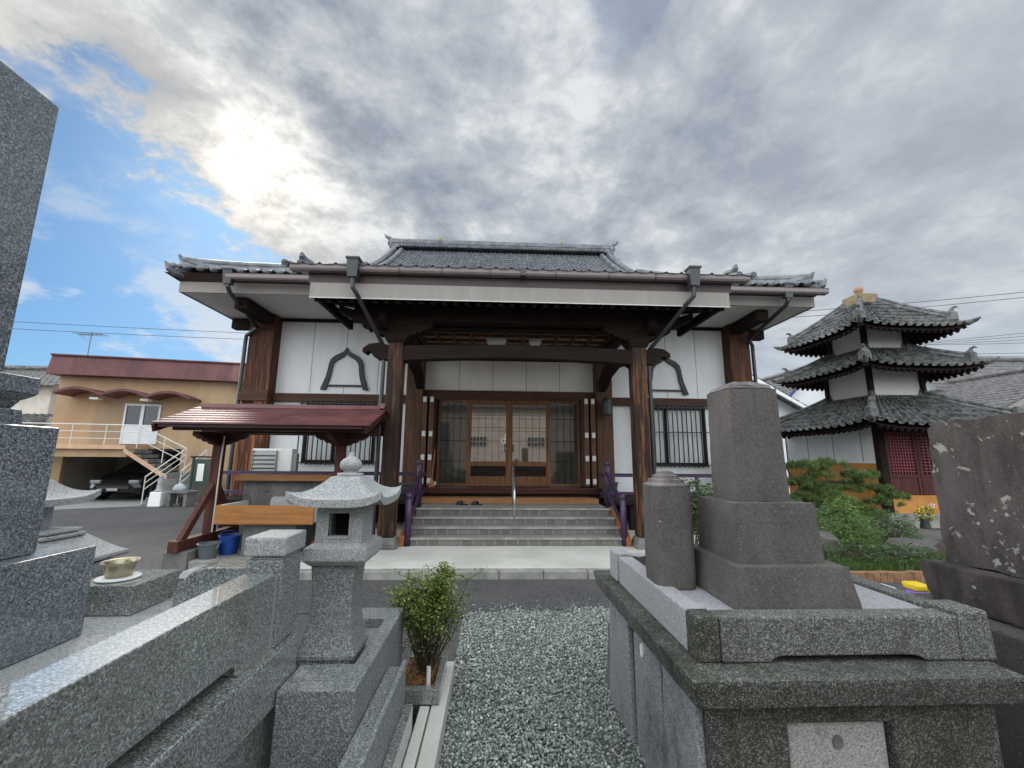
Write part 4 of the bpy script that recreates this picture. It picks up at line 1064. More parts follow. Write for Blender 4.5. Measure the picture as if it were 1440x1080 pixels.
# taller leader shoots on the right
for lx, ly, lz in ((-.315, 3.14, .84), (-.34, 3.10, .78), (-.38, 3.15, .74), (-.55, 3.12, .66), (-.62, 3.14, .62), (-.66, 3.1, .59)):
    q0 = Vector((-.44, 3.12, .40)); q1 = Vector((lx, ly, lz)); stm.tube([q0, q0.lerp(q1, .6)+Vector((0, 0, .01)), q1], [.004, .003, .001], 5)
    for k in range(26):
        q = q0.lerp(q1, .35+.65*k/25); tips += [q+Vector((rs.gauss(0, .02), rs.gauss(0, .02), rs.gauss(0, .015))) for _ in range(3)]
stm.build('branchwork', 'bark', SB)
lv = MB(); cs = []
for q in tips:
    n_ = 15 if q.z > .52 else (7 if q.z > .42 else 2)
    for _ in range(n_): cs.append((q[0]+rs.gauss(0, .024), q[1]+rs.gauss(0, .022), q[2]+rs.gauss(0, .02)))
leaf_cloud(lv, cs, .020, rs, .2, .6); lv.build('leaves', 'leaf_shrub', SB)

# incense house behind the left gravestone
IH = thing('incense_house', 'squat granite incense house with a pale sweeping roof behind the polished gravestone', 'incense burner', (-2.5, 2.62, .0))
MB().box(-2.50, -2.25, 2.50, 2.85, 0, .80).build('base', 'granite_polished', IH, bevel=.005)
b = MB(); b.box(-2.50, -2.45, 2.52, 2.80, .802, .985); b.box(-2.31, -2.26, 2.52, 2.80, .802, .985); b.box(-2.45, -2.31, 2.76, 2.80, .802, .985); split_build(b, 'wall', 'granite_polished', IH)
b = MB(); pl = []
for q in np.linspace(-1, 1, 25): pl.append((-2.52+q*.31, .99+.015*abs(q)**3))
for q in np.linspace(1, -1, 25): pl.append((-2.52+q*.31, 1.02+.125*(1-abs(q))**1.1*(1 if abs(q) > .2 else 1)+.012*abs(q)**4))
b.prism(pl, 'y', 2.48, 2.8); b.build('roof_slab', 'granite_flamed', IH, bevel=.01)
b = MB(); b.box(-2.66, -2.44, 2.50, 2.76, 1.122, 1.144); b.box(-2.64, -2.45, 2.52, 2.74, 1.148, 1.170); split_build(b, 'ridge_bar', 'granite_flamed', IH, .01)

# ================================================================== GRAVES IN FRONT, RIGHT
GR = thing('grave_plot', 'weathered granite grave enclosure with moss-blackened cap and a pale holed cover slab', 'grave', (1.42, 2.4, 0))
bs = MB(); 
bs.box(.85, 1.16, 1.79, 3.2, 0, .68); bs.box(1.59, 2.02, 1.79, 3.2, 0, .68); bs.box(1.16, 1.59, 1.79, 3.2, .585, .68); bs.box(1.16, 1.59, 1.95, 3.2, 0, .585)
split_build(bs, 'base_block', 'granite_black', GR, .006)
pp = MB()   # flared pilasters on the path side
for (a, b_) in ((1.80, 2.22), (2.66, 3.14)):
    pp.prism([(a, .0), (b_, .0), (b_-.06, .60), (b_-.0, .68), (a, .68), (a+.03, .60)], 'x', .815, .85)
split_build(pp, 'pilaster', 'granite_side', GR, .01)
MB().prism([(3.05, 0), (3.34, 0), (3.2, .3), (3.2, .45), (3.05, .45)], 'x', .83, .98).build('pilaster_foot', 'granite_stained', GR, bevel=.01)
MB().box(.838, .851, 2.24, 2.64, .0, .64).build('side_panel', 'granite_side', GR)
MB().prism([(2.49+.022*math.cos(a), .56+.035*math.sin(a)) for a in np.linspace(0, 6.283, 17)[:-1]], 'x', .828, .839).build('vent_disc', 'paper', GR)
cp = MB(); cp.frustum((.775, 2.055, 1.715, 3.26, .68), (.755, 2.075, 1.695, 3.28, .765)); cp.box(.755, 2.075, 1.695, 3.28, .765, .781); rough(cp.build('cap', 'granite_black', GR), 24, .0022, 16, 1)
cv = MB(); hole = [(1.375+.022*math.cos(a), .505+.026*math.sin(a)) for a in np.linspace(0, 6.283, 17)[:-1]]
cv.box(1.175, 1.575, 1.815, 1.90, .0, .575); cvo = cv.build('cover_slab', 'granite_cover', GR, bevel=.006)
hb = MB(); hb.prism(hole, 'y', 1.811, 1.82); hb.build('finger_hole', 'concrete_dark', cvo)
pl = [(.945, .784), (1.14, .784), (1.17, .80), (1.20, .806), (1.74, .806), (1.78, .80), (1.81, .784), (1.965, .784), (1.965, .955), (.945, .955)]
MB().prism(pl, 'y', 1.83, 1.93).build('front_kerb', 'granite_stained', GR, bevel=.008)
MB().box(.845, .943, 1.835, 1.94, .783, .957).build('kerb_corner', 'granite_black', GR, bevel=.01)
MB().frustum((1.967, 2.115, 1.825, 1.985, .783), (1.972, 2.105, 1.83, 1.98, .975)).build('kerb_post', 'granite_stained', GR, bevel=.01)
MB().box(.847, .942, 1.942, 2.93, .783, .952).build('side_kerb', 'granite_pale', GR, bevel=.008)
MB().box(1.99, 2.09, 1.99, 3.0, .783, .95).build('side_kerb', 'granite_stained', GR, bevel=.008)
MB().box(.84, .945, 2.96, 3.13, .783, .965).build('kerb_post', 'granite_pale', GR, bevel=.01)
MB().box(1.99, 2.10, 3.02, 3.15, .783, .965).build('kerb_post', 'granite_pale', GR, bevel=.01)
MB().box(.95, 1.985, 3.0, 3.1, .783, .94).build('back_kerb', 'granite_pale', GR, bevel=.008)
MB().box(.94, 1.99, 1.93, 2.62, .783, .932).build('floor', 'granite_pale', GR)
G = np.zeros((16, 8, 3))
for i in range(16):
    for j in range(8): G[i, j] = (.94+1.05*i/15, 2.62+.4*j/7, .925+.03*rr_.random())
MB().grid(G).build('earth_fill', 'dark_earth', GR)

TR = thing('gravestone', 'square grey-brown stone pillar gravestone on two blocks inside the weathered enclosure', 'gravestone', (1.36, 2.25, .934))
rough(MB().frustum((1.092, 1.665, 1.95, 2.52, .934), (1.11, 1.63, 1.965, 2.50, 1.118)).build('lower_tier', 'old_stone', TR), 14, .0014)
rough(MB().frustum((1.155, 1.575, 2.03, 2.42, 1.118), (1.16, 1.555, 2.035, 2.41, 1.392)).build('middle_tier', 'old_stone', TR), 14, .0013, 9, 3)
hs = MB(); hs.frustum((1.215, 1.485, 2.10, 2.34, 1.392), (1.22, 1.472, 2.105, 2.335, 1.965)); rough(hs.build('headstone', 'old_stone', TR), 16, .0016, 9, 7)
hs = MB(); hs.frustum((1.22, 1.472, 2.105, 2.335, 1.966), (1.235, 1.455, 2.12, 2.32, 1.985)); hs.frustum((1.235, 1.455, 2.12, 2.32, 1.985), (1.30, 1.38, 2.19, 2.25, 2.015)); rough(hs.build('headstone_top', 'old_stone_top', TR), 8, .004, 14, 9)

CS = thing('stone_post', 'short rounded stone post with a stepped top beside the square gravestone', 'gravestone', (.965, 2.37, .934))
def rsq(h, r_, n=5):
    o_ = []
    for cx_, cy_, a0 in ((1, 1, 0), (-1, 1, 90), (-1, -1, 180), (1, -1, 270)):
        for k in range(n+1): a = R(a0+90*k/n); o_.append((cx_*(h-r_)+r_*math.cos(a), cy_*(h-r_)+r_*math.sin(a)))
    return o_
def stack(mb, c, levels):
    n = None; vs = []; fs = []
    for h, r_, z in levels:
        q = rsq(h, r_); n = len(q); vs += [(c[0]+a, c[1]+b, z) for a, b in q]
    for i in range(len(levels)-1):
        for k in range(n): fs.append((i*n+k, i*n+(k+1) % n, (i+1)*n+(k+1) % n, (i+1)*n+k))
    fs += [tuple(range(n))[::-1], tuple((len(levels)-1)*n+k for k in range(n))]
    return mb.add(vs, fs)
cm = (.965, 2.37)
stack(MB(), cm, [(.106, .05, .934), (.109, .05, 1.0), (.107, .048, 1.45)]).build('post_body', 'old_stone', CS, bevel=.004)
stack(MB(), cm, [(.107, .048, 1.451), (.107, .048, 1.458), (.085, .045, 1.470), (.083, .045, 1.486), (.064, .04, 1.492), (.062, .04, 1.508), (.044, .03, 1.514), (.040, .03, 1.528), (.015, .01, 1.534)]).build('stepped_top', 'old_stone_top', CS)

FS = thing('gravestone', 'big dark gravestone spotted with white lichen, cut off by the frame', 'gravestone', (3.2, 2.1, 0))
pl = [(1.62, 1.0), (1.63, 1.80), (1.7, 1.845), (1.95, 1.855), (2.2, 1.85), (2.4, 1.845), (2.52, 1.835), (2.565, 1.80), (2.58, 1.0)]
rough(MB().prism(pl, 'x', 2.75, 3.45).build('headstone', 'lichen_stone', FS), 10, .006, 7, 2)
rough(MB().frustum((2.68, 3.6, 1.48, 2.63, .765), (2.655, 3.6, 1.46, 2.65, .998)).build('middle_tier', 'lichen_stone', FS), 18, .005, 8, 5)
MB().box(2.56, 3.8, 1.3, 2.78, 0, .763).build('lower_tier', 'old_stone', FS, bevel=.015)

# ================================================================== WATER PAVILION
WP = thing('water_pavilion', 'open wooden wash pavilion with a maroon metal roof beside the temple porch', 'pavilion', (-3.4, 7.1, 0))
MB().box(-4.62, -4.28, 6.42, 7.95, -.02, .245).build('footing', 'concrete_dark', WP, bevel=.01)
MB().box(-4.275, -1.95, 6.45, 7.95, -.02, .118).build('platform', 'concrete_kerb', WP, bevel=.01)
MB().box(-2.62, -2.38, 6.5, 7.9, .12, .245).build('footing', 'concrete_dark', WP, bevel=.01)
for X in (-4.45, -2.50):
    MB().box(X-.07, X+.07, 6.35, 7.9, .248, .40).build('sill_beam', 'wood_red', WP, bevel=.008)
    MB().box(X-.065, X+.065, 7.03, 7.17, .402, 1.93).build('post', 'wood_red', WP, bevel=.006)
    b = MB(); b.bar((X, 6.48, .36), (X, 7.08, 1.14), .07, .10, (0, 0, 1)); b.bar((X, 7.78, .36), (X, 7.12, 1.14), .07, .10, (0, 0, 1)); split_build(b, 'brace', 'wood_red', WP)
    ar = [(-.42, 1.945), (-.41, 1.90), (-.36, 1.875), (-.33, 1.85), (-.27, 1.845), (-.24, 1.81), (-.17, 1.80), (-.14, 1.77), (-.07, 1.755), (.07, 1.755), (.14, 1.77), (.17, 1.80), (.24, 1.81), (.27, 1.845), (.33, 1.85), (.36, 1.875), (.41, 1.90), (.42, 1.945)]
    MB().prism([(X+a, b_) for a, b_ in ar], 'y', 7.04, 7.16).build('bracket', 'wood_sill', WP)
    MB().prism([(7.1+a*1.4, b_+.003) for a, b_ in ar], 'x', X-.05, X+.05).build('bracket', 'wood_sill', WP)
b = MB(); b.box(-4.72, -1.93, 7.03, 7.17, 1.948, 2.06); b.box(-4.72, -1.93, 6.40, 6.50, 1.955, 2.03); b.box(-4.72, -1.93, 7.70, 7.80, 1.955, 2.03); split_build(b, 'roof_beam', 'wood_sill', WP)
rfv = MB()
def prof_r(t): return 2.045 + .30*t + .03*t*t   # t 0 at the eave, 1 at the ridge
n = 7
for s in (-1, 1):
    for i in range(n):
        t0, t1 = i/n, (i+1)/n
        y0, y1 = 7.1+s*.92*(1-t0), 7.1+s*.92*(1-t1)
        z0_, z1_ = prof_r(t0), prof_r(t1)-.0
        lip = .014
        rfv.add([(-4.87, y0, z0_+lip), (-1.80, y0, z0_+lip), (-1.80, y1, z1_+.002), (-4.87, y1, z1_+.002), (-4.87, y0, z0_-.012), (-1.80, y0, z0_-.012), (-1.80, y1, z1_-.02), (-4.87, y1, z1_-.02)],
                [(0, 1, 2, 3), (4, 7, 6, 5), (0, 4, 5, 1), (0, 3, 7, 4), (1, 5, 6, 2)])
rr1 = rfv.build('roof', 'maroon', WP)
b = MB(); b.prism([(7.02, 2.36), (7.18, 2.36), (7.13, 2.43), (7.07, 2.43)], 'x', -4.78, -1.9)
b.prism([(7.02, 2.38), (7.18, 2.38), (7.14, 2.47), (7.06, 2.47)], 'x', -1.9, -1.82)
b.build('ridge_cap', 'maroon', rr1)
for X in (-4.84, -1.86):
    b = MB()
    for s in (-1, 1):
        pts = [(X, 7.1+s*.9*(1-t_), prof_r(t_)-.075) for t_ in np.linspace(0, 1, 6)]
        for q0, q1 in zip(pts[:-1], pts[1:]): b.bar(q0, q1, .04, .11)
    b.build('barge_board', 'wood_sill', WP)
b = MB(); b.prism([(6.22, 1.985), (6.22, 2.03), (7.1, 2.32), (7.98, 2.03), (7.98, 1.985), (7.1, 2.25)], 'x', -4.80, -1.90); b.build('roof_boarding', 'wood_sill', WP)
MB().tube([(-4.33, 7.0, 1.9), (-4.35, 6.98, 1.93), (-4.12, 6.98, 1.93), (-4.30, 6.98, 1.90)][:1]+[(-4.33, 6.98, 1.5), (-4.33, 6.98, .42)], .012, 8).build('conduit', 'rail_white', WP)
BS = thing('water_basin', 'concrete wash basin with orange timber trim and counter under the pavilion', 'basin', (-3.3, 7.0, .12))
MB().box(-4.12, -2.66, 7.32, 7.48, .12, 1.185).build('back_wall', 'concrete_dark', BS, bevel=.008)
MB().box(-4.18, -2.64, 7.16, 7.62, 1.187, 1.285).build('counter', 'wood_plank', BS, bevel=.006)
MB().box(-4.06, -2.64, 6.55, 6.59, .60, .868).build('front_board', 'wood_orange', BS, bevel=.004)
b = MB(); b.box(-4.06, -4.0, 6.592, 7.31, .62, .865); b.box(-2.70, -2.64, 6.592, 7.31, .62, .865); b.box(-4.0, -2.70, 6.592, 7.31, .60, .68); b.build('trough', 'concrete', BS)
b = MB(); b.box(-3.72, -2.95, 6.72, 7.31, .12, .598); b.build('pedestal', 'concrete_dark', BS, bevel=.008)
MB().box(-3.55, -2.75, 7.05, 7.30, .69, .95).build('water_stone', 'granite_pale', BS, bevel=.06, seg=3)
MB().tube([(-3.72, 7.31, 1.02), (-3.72, 7.18, 1.02), (-3.72, 7.15, .98)], .012, 8).build('tap', 'steel', BS)
def bucket(X, Y, r0, r1, h, mat, label, sq=0):
    b_ = thing('bucket', label, 'bucket', (X, Y, .119))
    MB().lathe((X, Y, .119), [(r0, 0), (r1, h-.02), (r1*1.07, h-.018), (r1*1.07, h), (r1*.97, h), (r0*.95, .02), (.01, .015)], 22).build('tub', mat, b_)
    MB().tube([(X+r1*1.05*math.cos(a), Y-.02, .119+h-.02-.10*math.sin(a)*(1 if sq else -.9)) for a in np.linspace(0, math.pi, 11)], .005, 6).build('handle', 'rail_white' if sq else mat, b_)
bucket(-4.02, 6.93, .115, .145, .27, 'blue_plastic', 'bright blue plastic bucket at the foot of the wash pavilion')
bucket(-4.13, 6.63, .105, .14, .21, 'bucket_grey', 'dark grey plastic bucket standing in front of the blue bucket', 1)
tag(MB().frustum((-4.1, -3.1, 6.0, 6.38, .0), (-4.05, -3.15, 6.03, 6.36, .09)).build('paving_stone', 'granite_pale', bevel=.01), 'pale flat stone on the ground in front of the wash pavilion', 'stone')

# ================================================================== ORANGE ANNEX (local frame: x along the front, y into the building)
AN = thing('annex_building', 'orange two storey annex with a rusty maroon roof edge and garage below', 'building', (-15.95, 15.5, 0), R(10.17), local=True)
b = MB(); b.box(.33, 6.23, 0, .2, 1.80, 4.36); b.box(4.45, 6.23, 0, .2, 0, 1.80); b.box(.33, .85, 0, .2, 0, 1.80); b.box(6.03, 6.23, .2, 8, 0, 4.36); b.box(.33, .53, .2, 8, 1.8, 4.36); split_build(b, 'wall', 'stucco', AN)
b = MB(); b.box(-.2, 6.03, 7.8, 8, 0, 4.36); b.box(.33, .5, .2, 7.8, 0, 1.8); b.box(.25, 4.45, 3.4, 3.6, 0, 1.7); split_build(b, 'garage_wall', 'cream', AN)
MB().box(1.2, 1.9, 2.8, 3.2, 0.013, 1.1).build('garage_cupboard', 'concrete_dark', AN)
MB().box(2.4, 4.4, 3.25, 3.39, .7, 1.65).build('garage_shutter', 'fin_grey', AN)
MB().box(-.2, 6.03, .2, 7.8, 1.72, 1.9).build('garage_ceiling', 'concrete_dark', AN)
MB().box(-.2, 5.0, .05, 3.4, -.02, .012).build('garage_floor', 'concrete_dark', AN)
rb = MB(); rb.prism([(-.42, 4.36), (-.30, 5.00), (-.34, 5.06), (.1, 5.06), (.1, 4.36)], 'x', .16, 6.5); rb.prism([(6.232, 4.36), (6.62, 4.36), (6.5, 5.0), (6.54, 5.06), (6.232, 5.06)], 'y', .1, 8)
ro = rb.build('roof_edge', 'maroon_rust', AN)
MB().box(.14, 6.5, -.36, 8, 5.061, 5.10).build('roof_cap', 'maroon', AN)
MB().box(.2, 6.45, .1, 8, 4.37, 5.05).build('roof', 'maroon', AN)
# wavy canopy: three shallow arcs
pl = []
xs0, xs1 = .78, 4.88
def wave(x):
    u = (x-xs0)/(xs1-xs0)*3; f = u-math.floor(min(u, 2.999)); f = min(max(u-int(min(u, 2.999)), 0), 1); return 3.70+.20*math.sin(math.pi*f)-.02*u
xs_ = np.linspace(xs0, xs1, 37)
pl = [(a, wave(a)) for a in xs_] + [(a, wave(a)-.09) for a in xs_[::-1]]
can = MB().prism(pl, 'y', -.85, -.002).build('canopy', 'maroon_rust', AN)
for X in (1.62, 3.15): MB().box(X, X+.26, -.5, -.25, 3.50, 3.57).build('canopy_lamp', 'light_cover', can)
dr_ = MB(); x0, x1 = 2.48, 3.62
for a, b_ in ((x0, x0+.06), (x1-.06, x1), ((x0+x1)/2-.05, (x0+x1)/2+.05)): dr_.box(a, b_, -.06, -.001, 1.96, 3.42)
dr_.box(x0, x1, -.055, -.001, 3.36, 3.42); dr_.box(x0+.06, x1-.06, -.045, -.001, 1.96, 2.66)
do = dr_.build('door', 'aluminium', AN)
for a, b_ in ((x0+.06, (x0+x1)/2-.05), ((x0+x1)/2+.05, x1-.06)): MB().box(a, b_, -.02, -.005, 2.66, 3.36).build('pane', 'pane', do)
b = MB(); b.box(.1, 3.4, -1.3, -.001, 1.76, 1.90); b.build('balcony', 'stucco_pink', AN)
MB().box(.1, 3.4, -1.15, -1.0, 1.50, 1.758).build('balcony_beam', 'stucco', AN)
MB().box(.55, .9, -1.15, -.85, 0, 1.50).build('balcony_post', 'cream', AN)
def rail(pts, posts, mat='rail_white', par=AN, nm='railing', mids=(.33, .66), h=.7):
    rb_ = MB()
    rb_.tube(pts, .020, 6)
    for k in mids: rb_.tube([(a, b_, c-h*k) for a, b_, c in pts], .013, 6)
    for (a, b_, c, hh) in posts: rb_.tube([(a, b_, c), (a, b_, c+hh)], .016, 6)
    return rb_.build(nm, mat, par)
rail([(.1, -1.25, 2.57), (3.7, -1.25, 2.57), (5.2, -1.25, 1.80)], [(.15, -1.25, 1.9, .67), (1.8, -1.25, 1.9, .67), (2.75, -1.25, 1.9, .67), (3.7, -1.25, 1.8, .77), (4.5, -1.25, 1.3, .86), (5.2, -1.25, .95, .85)])
sf = MB(); ns = 6
for i in range(ns): sf.box(3.40+i*.225, 3.40+(i+1)*.225+.03, -1.28, -.25, 1.90-(i+1)*.155-.12, 1.90-(i+1)*.155)
sf.box(4.75, 5.75, -1.28, -.05, .86, .97)
sf.build('upper_stairs', 'concrete_dark', AN)
st2 = MB()
for i in range(5): st2.box(4.69, 5.75, -1.28-.23*(i+1), -1.28-.23*i, 0, .97-.18*(i+1))
st2.box(4.69, 5.75, -1.278, -.05, 0, .86)
st2.build('lower_stairs', 'concrete_dark', AN)
MB().prism([(3.38, 1.66), (3.38, 1.80), (4.76, .88), (4.76, .72)], 'y', -1.33, -1.285).build('stair_string', 'stucco_pink', AN)
rail([(5.2, -1.28, 1.80), (4.70, -2.40, .90)], [(4.70, -2.40, .0, .90)], h=.6)
rail([(5.95, -.7, 1.75), (5.80, -1.2, 1.75), (5.66, -2.40, 1.08)], [(5.66, -2.40, 0, 1.08), (5.80, -1.2, .9, .85)], h=.6)
b = MB(); b.tube([(6.16, -.10, 4.36), (6.16, -.10, .1)], .05, 8); b.tube([(6.42, -.2, 4.95), (6.40, -.2, 4.5), (6.16, -.12, 4.3)], .045, 8); split_build(b, 'drainpipe', 'rail_white', AN)
wn = MB(); wn.box(6.231, 6.27, 1.0, 2.2, 3.2, 3.9); wo = wn.build('window', 'aluminium', AN); MB().box(6.271, 6.275, 1.06, 2.14, 3.26, 3.84).build('pane', 'pane', wo)
wn = MB(); wn.box(6.231, 6.27, .8, 3.2, .6, 1.7); wo = wn.build('window', 'black', AN); MB().box(6.271, 6.275, .88, 3.12, .68, 1.62).build('pane', 'pane', wo)

def annex_pt(x, y, z=0):
    c, s = math.cos(R(10.17)), math.sin(R(10.17)); return (-15.95+x*c-y*s, 15.5+x*s+y*c, z)
CR = thing('parked_car', 'black car parked nose out in the dark garage under the annex', 'car', annex_pt(3.15, 1.3), R(4), local=True)
def carbody():
    m_ = MB(); secs = []
    # half outline stations front to back: y, lower width, upper width, top z
    for y_, wl_, z0_, wu_, z1_ in ((-2.05, .62, .32, .58, .60), (-1.95, .80, .22, .74, .72), (-1.5, .86, .20, .80, .86), (-.95, .87, .20, .82, .95), (0, .87, .20, .84, 1.0), (1.2, .87, .20, .83, 1.0), (1.9, .84, .22, .78, .98), (2.05, .76, .34, .70, .90)):
        secs.append([(-wl_, y_, z0_), (-wl_-.02, y_, (z0_+z1_)/2), (-wu_, y_, z1_-.06), (-wu_+.1, y_, z1_), (wu_-.1, y_, z1_), (wu_, y_, z1_-.06), (wl_+.02, y_, (z0_+z1_)/2), (wl_, y_, z0_)])
    m_.grid(np.array(secs)); n_ = 8
    m_.f.append(tuple(range(n_))); m_.f.append(tuple(range((len(secs)-1)*n_, len(secs)*n_))[::-1])
    return m_
bd = carbody().build('body', 'car_paint', CR, smooth=False, bevel=.02)
cabm = MB(); cabm.grid(np.array([[(-.80, -1.0, .94), (-.78, -.95, .95), (.78, -.95, .95), (.80, -1.0, .94)], [(-.66, -.25, 1.40), (-.55, -.25, 1.46), (.55, -.25, 1.46), (.66, -.25, 1.40)], [(-.66, .9, 1.44), (-.55, .9, 1.49), (.55, .9, 1.49), (.66, .9, 1.44)], [(-.74, 1.85, .96), (-.7, 1.85, .97), (.7, 1.85, .97), (.74, 1.85, .96)]]))
cabm.add([(-.80, -1.0, .94), (-.66, -.25, 1.40), (-.66, .9, 1.44), (-.74, 1.85, .96)], [(0, 1, 2, 3)]); cabm.add([(.80, -1.0, .94), (.66, -.25, 1.40), (.66, .9, 1.44), (.74, 1.85, .96)], [(3, 2, 1, 0)])
cabm.build('cabin', 'car_glass', CR)
MB().box(-.56, .56, -.3, .95, 1.475, 1.50).build('car_roof', 'car_paint', CR, bevel=.02)
for X in (-.60, .60): MB().box(X-.16, X+.16, -2.06, -1.9, .60, .72).build('headlight', 'lamp_lens', CR, bevel=.03)
MB().box(-.5, .5, -2.085, -2.0, .42, .52).build('grille', 'black', CR); MB().box(-.17, .17, -2.10, -2.086, .36, .45).build('number_plate', 'fin_grey', CR)
for X in (-.86, .86):
    for Y in (-1.35, 1.35):
        wh = MB().tube([(X-.1, Y, .31), (X+.1, Y, .31)], .31, 20).build('wheel', 'rubber', CR)
        MB().tube([(X-.105, Y, .31), (X+.105, Y, .31)], .19, 14).build('rim', 'steel', wh)

nb = thing('notice_board', 'green framed notice board with a white sheet beside the annex stairs', 'notice board', (-9.6, 14.6, 0))
b = MB(); b.box(-9.98, -9.92, 14.6, 14.66, 0, 1.5); b.box(-9.34, -9.28, 14.6, 14.66, 0, 1.5); b.box(-9.92, -9.34, 14.62, 14.66, .62, 1.45); b.build('frame', mottled('board_green', (.02, .045, .032), (.035, .065, .045), 4, .5), nb)
MB().box(-9.78, -9.57, 14.60, 14.618, .74, 1.30).build('sheet', 'paper', nb)
MB().box(-10.02, -9.24, 14.56, 14.7, 1.5, 1.55).build('board_roof', 'wood_dark', nb)
sn = thing('stone_figure', 'small pale stone figure on a white block at the foot of the annex stairs', 'statue', (-10.45, 14.0, 0))
MB().frustum((-10.64, -10.26, 13.85, 14.2, 0), (-10.62, -10.28, 13.87, 14.18, .44)).build('block', 'paper', sn, bevel=.02)
MB().lathe((-10.45, 14.02, .44), [(.14, 0), (.13, .05), (.08, .08), (.075, .25), (.085, .33), (.04, .38), (.055, .44), (.05, .5), (.01, .53)], 14).build('figure', 'granite_pale', sn, smooth=True)
tb_ = thing('stone_table', 'low grey stone table carrying a bluish bundle near the annex stairs', 'table', (-9.9, 14.1, 0))
b = MB(); b.box(-10.2, -9.5, 13.9, 14.4, .40, .47); b.box(-10.15, -10.05, 13.95, 14.35, 0, .40); b.box(-9.65, -9.55, 13.95, 14.35, 0, .40); b.build('table', 'concrete_dark', tb_, bevel=.01)
tag(MB().lathe((-9.92, 14.12, .471), [(.15, 0), (.17, .05), (.14, .13), (.09, .19), (.04, .22), (.01, .23)], 14, 1.2, .8).build('bundle', 'house_grey', smooth=True), 'bluish grey cloth bundle lying on the low stone table', 'bundle')

# TV antenna on the annex roof
an = thing('tv_antenna', 'thin television antenna on the annex roof', 'antenna', annex_pt(.35, 1.0, 5.1))
ax, ay, az = annex_pt(.35, 1.0, 5.1)
b = MB(); b.tube([(ax, ay, az), (ax, ay, az+1.2)], .018, 6); b.tube([(ax-.5, ay, az+1.1), (ax+.45, ay, az+1.1)], .014, 6)
for k in range(7): b.tube([(ax-.48+.15*k, ay-.25, az+1.1), (ax-.48+.15*k, ay+.25, az+1.1)], .01, 5)
b.tube([(ax-.2, ay, az+.9), (ax-.5, ay, az+1.1)], .01, 5)
b.build('mast', 'pipe_grey', an)

def house(name, label, x0, x1, y0, y1, h, ridge, axis, wallm, over=.6, roofm='tile_far', wins=(), verge=None, thick=.14):
    o_ = thing(name, label, 'house', ((x0+x1)/2, (y0+y1)/2, 0))
    MB().box(x0, x1, y0, y1, 0, h).build('wall', wallm, o_)
    rm = MB()
    if axis == 'x':
        ym = (y0+y1)/2
        def A(u, v): return np.stack([x0-over+(x1-x0+2*over)*u, y0-over+(ym-y0+over)*v, h-over*(ridge-h)/(ym-y0)+(ridge-h)*(1+over/(ym-y0))*v+0*u], -1)
        def B(u, v): g = A(u, v); g[..., 1] = 2*ym-g[..., 1]; return g
        tile_grid(rm, A, int((x1-x0+2*over)/.3), int((ym-y0)/.3)+1, .035, .035, 4); tile_grid(rm, B, int((x1-x0)/.6), 4, .03, .03, 3)
        ridge_pts = [(x0-over, ym, ridge+.1), (x1+over, ym, ridge+.1)]
        gp = [(y0, h), (y1, h), (ym, ridge-.06)]
        MB().prism(gp, 'x', x0, x1).build('gable', wallm, o_)
    else:
        xm = (x0+x1)/2
        def A(u, v): return np.stack([x0-over+(xm-x0+over)*v, y0-over+(y1-y0+2*over)*u, h-over*(ridge-h)/(xm-x0)+(ridge-h)*(1+over/(xm-x0))*v+0*u], -1)
        def B(u, v): g = A(u, v); g[..., 0] = 2*xm-g[..., 0]; return g
        for F_ in (A, B): tile_grid(rm, F_, int((y1-y0+2*over)/.3), int((xm-x0)/.3)+1, .035, .035, 4)
        ridge_pts = [(xm, y0-over, ridge+.1), (xm, y1+over, ridge+.1)]
        MB().prism([(x0, h), (x1, h), (xm, ridge-.06)], 'y', y0, y1).build('gable', wallm, o_)
        vb = MB()
        k = over*(ridge-h)/(xm-x0)
        for s in (-1, 1): vb.prism([(xm, ridge-.02), (xm, ridge-.02-thick*1.6), (xm+s*(xm-x0+over), h-k-thick-.02), (xm+s*(xm-x0+over), h-k-.02)], 'y', y0-over, y0-over+.1)
        vb.build('verge_board', verge or wallm, o_)
    rfo = rm.build('roof', roofm, o_)
    MB().tube(ridge_pts, .17, 10).build('ridge', roofm, rfo)
    for (a, b_, c, d, face) in wins:
        wv = MB().box(a, b_, y0-.05, y0-.001, c, d).build('window', 'aluminium', o_); MB().box(a+.06, b_-.06, y0-.055, y0-.051, c+.06, d-.06).build('pane', 'pane', wv)
    return o_
hl = house('tiled_house', 'cream house with a grey tiled roof behind the far end of the annex', -34, -23.1, 22.7, 30, 5.25, 6.6, 'x', 'cream', .7, 'tile_old', ((-25.4, -24.4, 2.0, 3.2, 0),))
MB_r = MB()
def pent(u, v): return np.stack([-32+9.7*u, 21.2+1.45*v, 3.0+.6*v+0*u], -1)
tile_grid(MB_r, pent, 28, 5, .04, .04, 5); MB_r.build('pent_roof', 'tile_old', hl)
house('tiled_house', 'white walled house with a dark tiled eave just right of the temple hall', 4.0, 14.6, 19.5, 27, 3.95, 7.0, 'y', 'plaster', .85, 'tile', (), 'plaster')
house('tiled_house', 'pale house with a blue roof verge far behind between temple and pagoda', 19.0, 27, 29, 36, 4.2, 8.2, 'y', 'plaster', .5, 'tile_far', (), plain('verge_blue', (.03, .07, .24), .5))
house('tiled_house', 'large grey tiled house furthest back behind the pagoda', 25.0, 44, 20.5, 29, 4.6, 7.9, 'x', 'house_grey', .7, 'tile_far', ((30, 32, 2.2, 3.6, 0),))
house('tiled_house', 'grey tiled house with a pale blue gable facing the viewer beyond the pagoda', 21.2, 30.2, 17.2, 24, 3.75, 5.9, 'y', 'house_grey', .7, 'tile_far', (), 'board_white', .22)
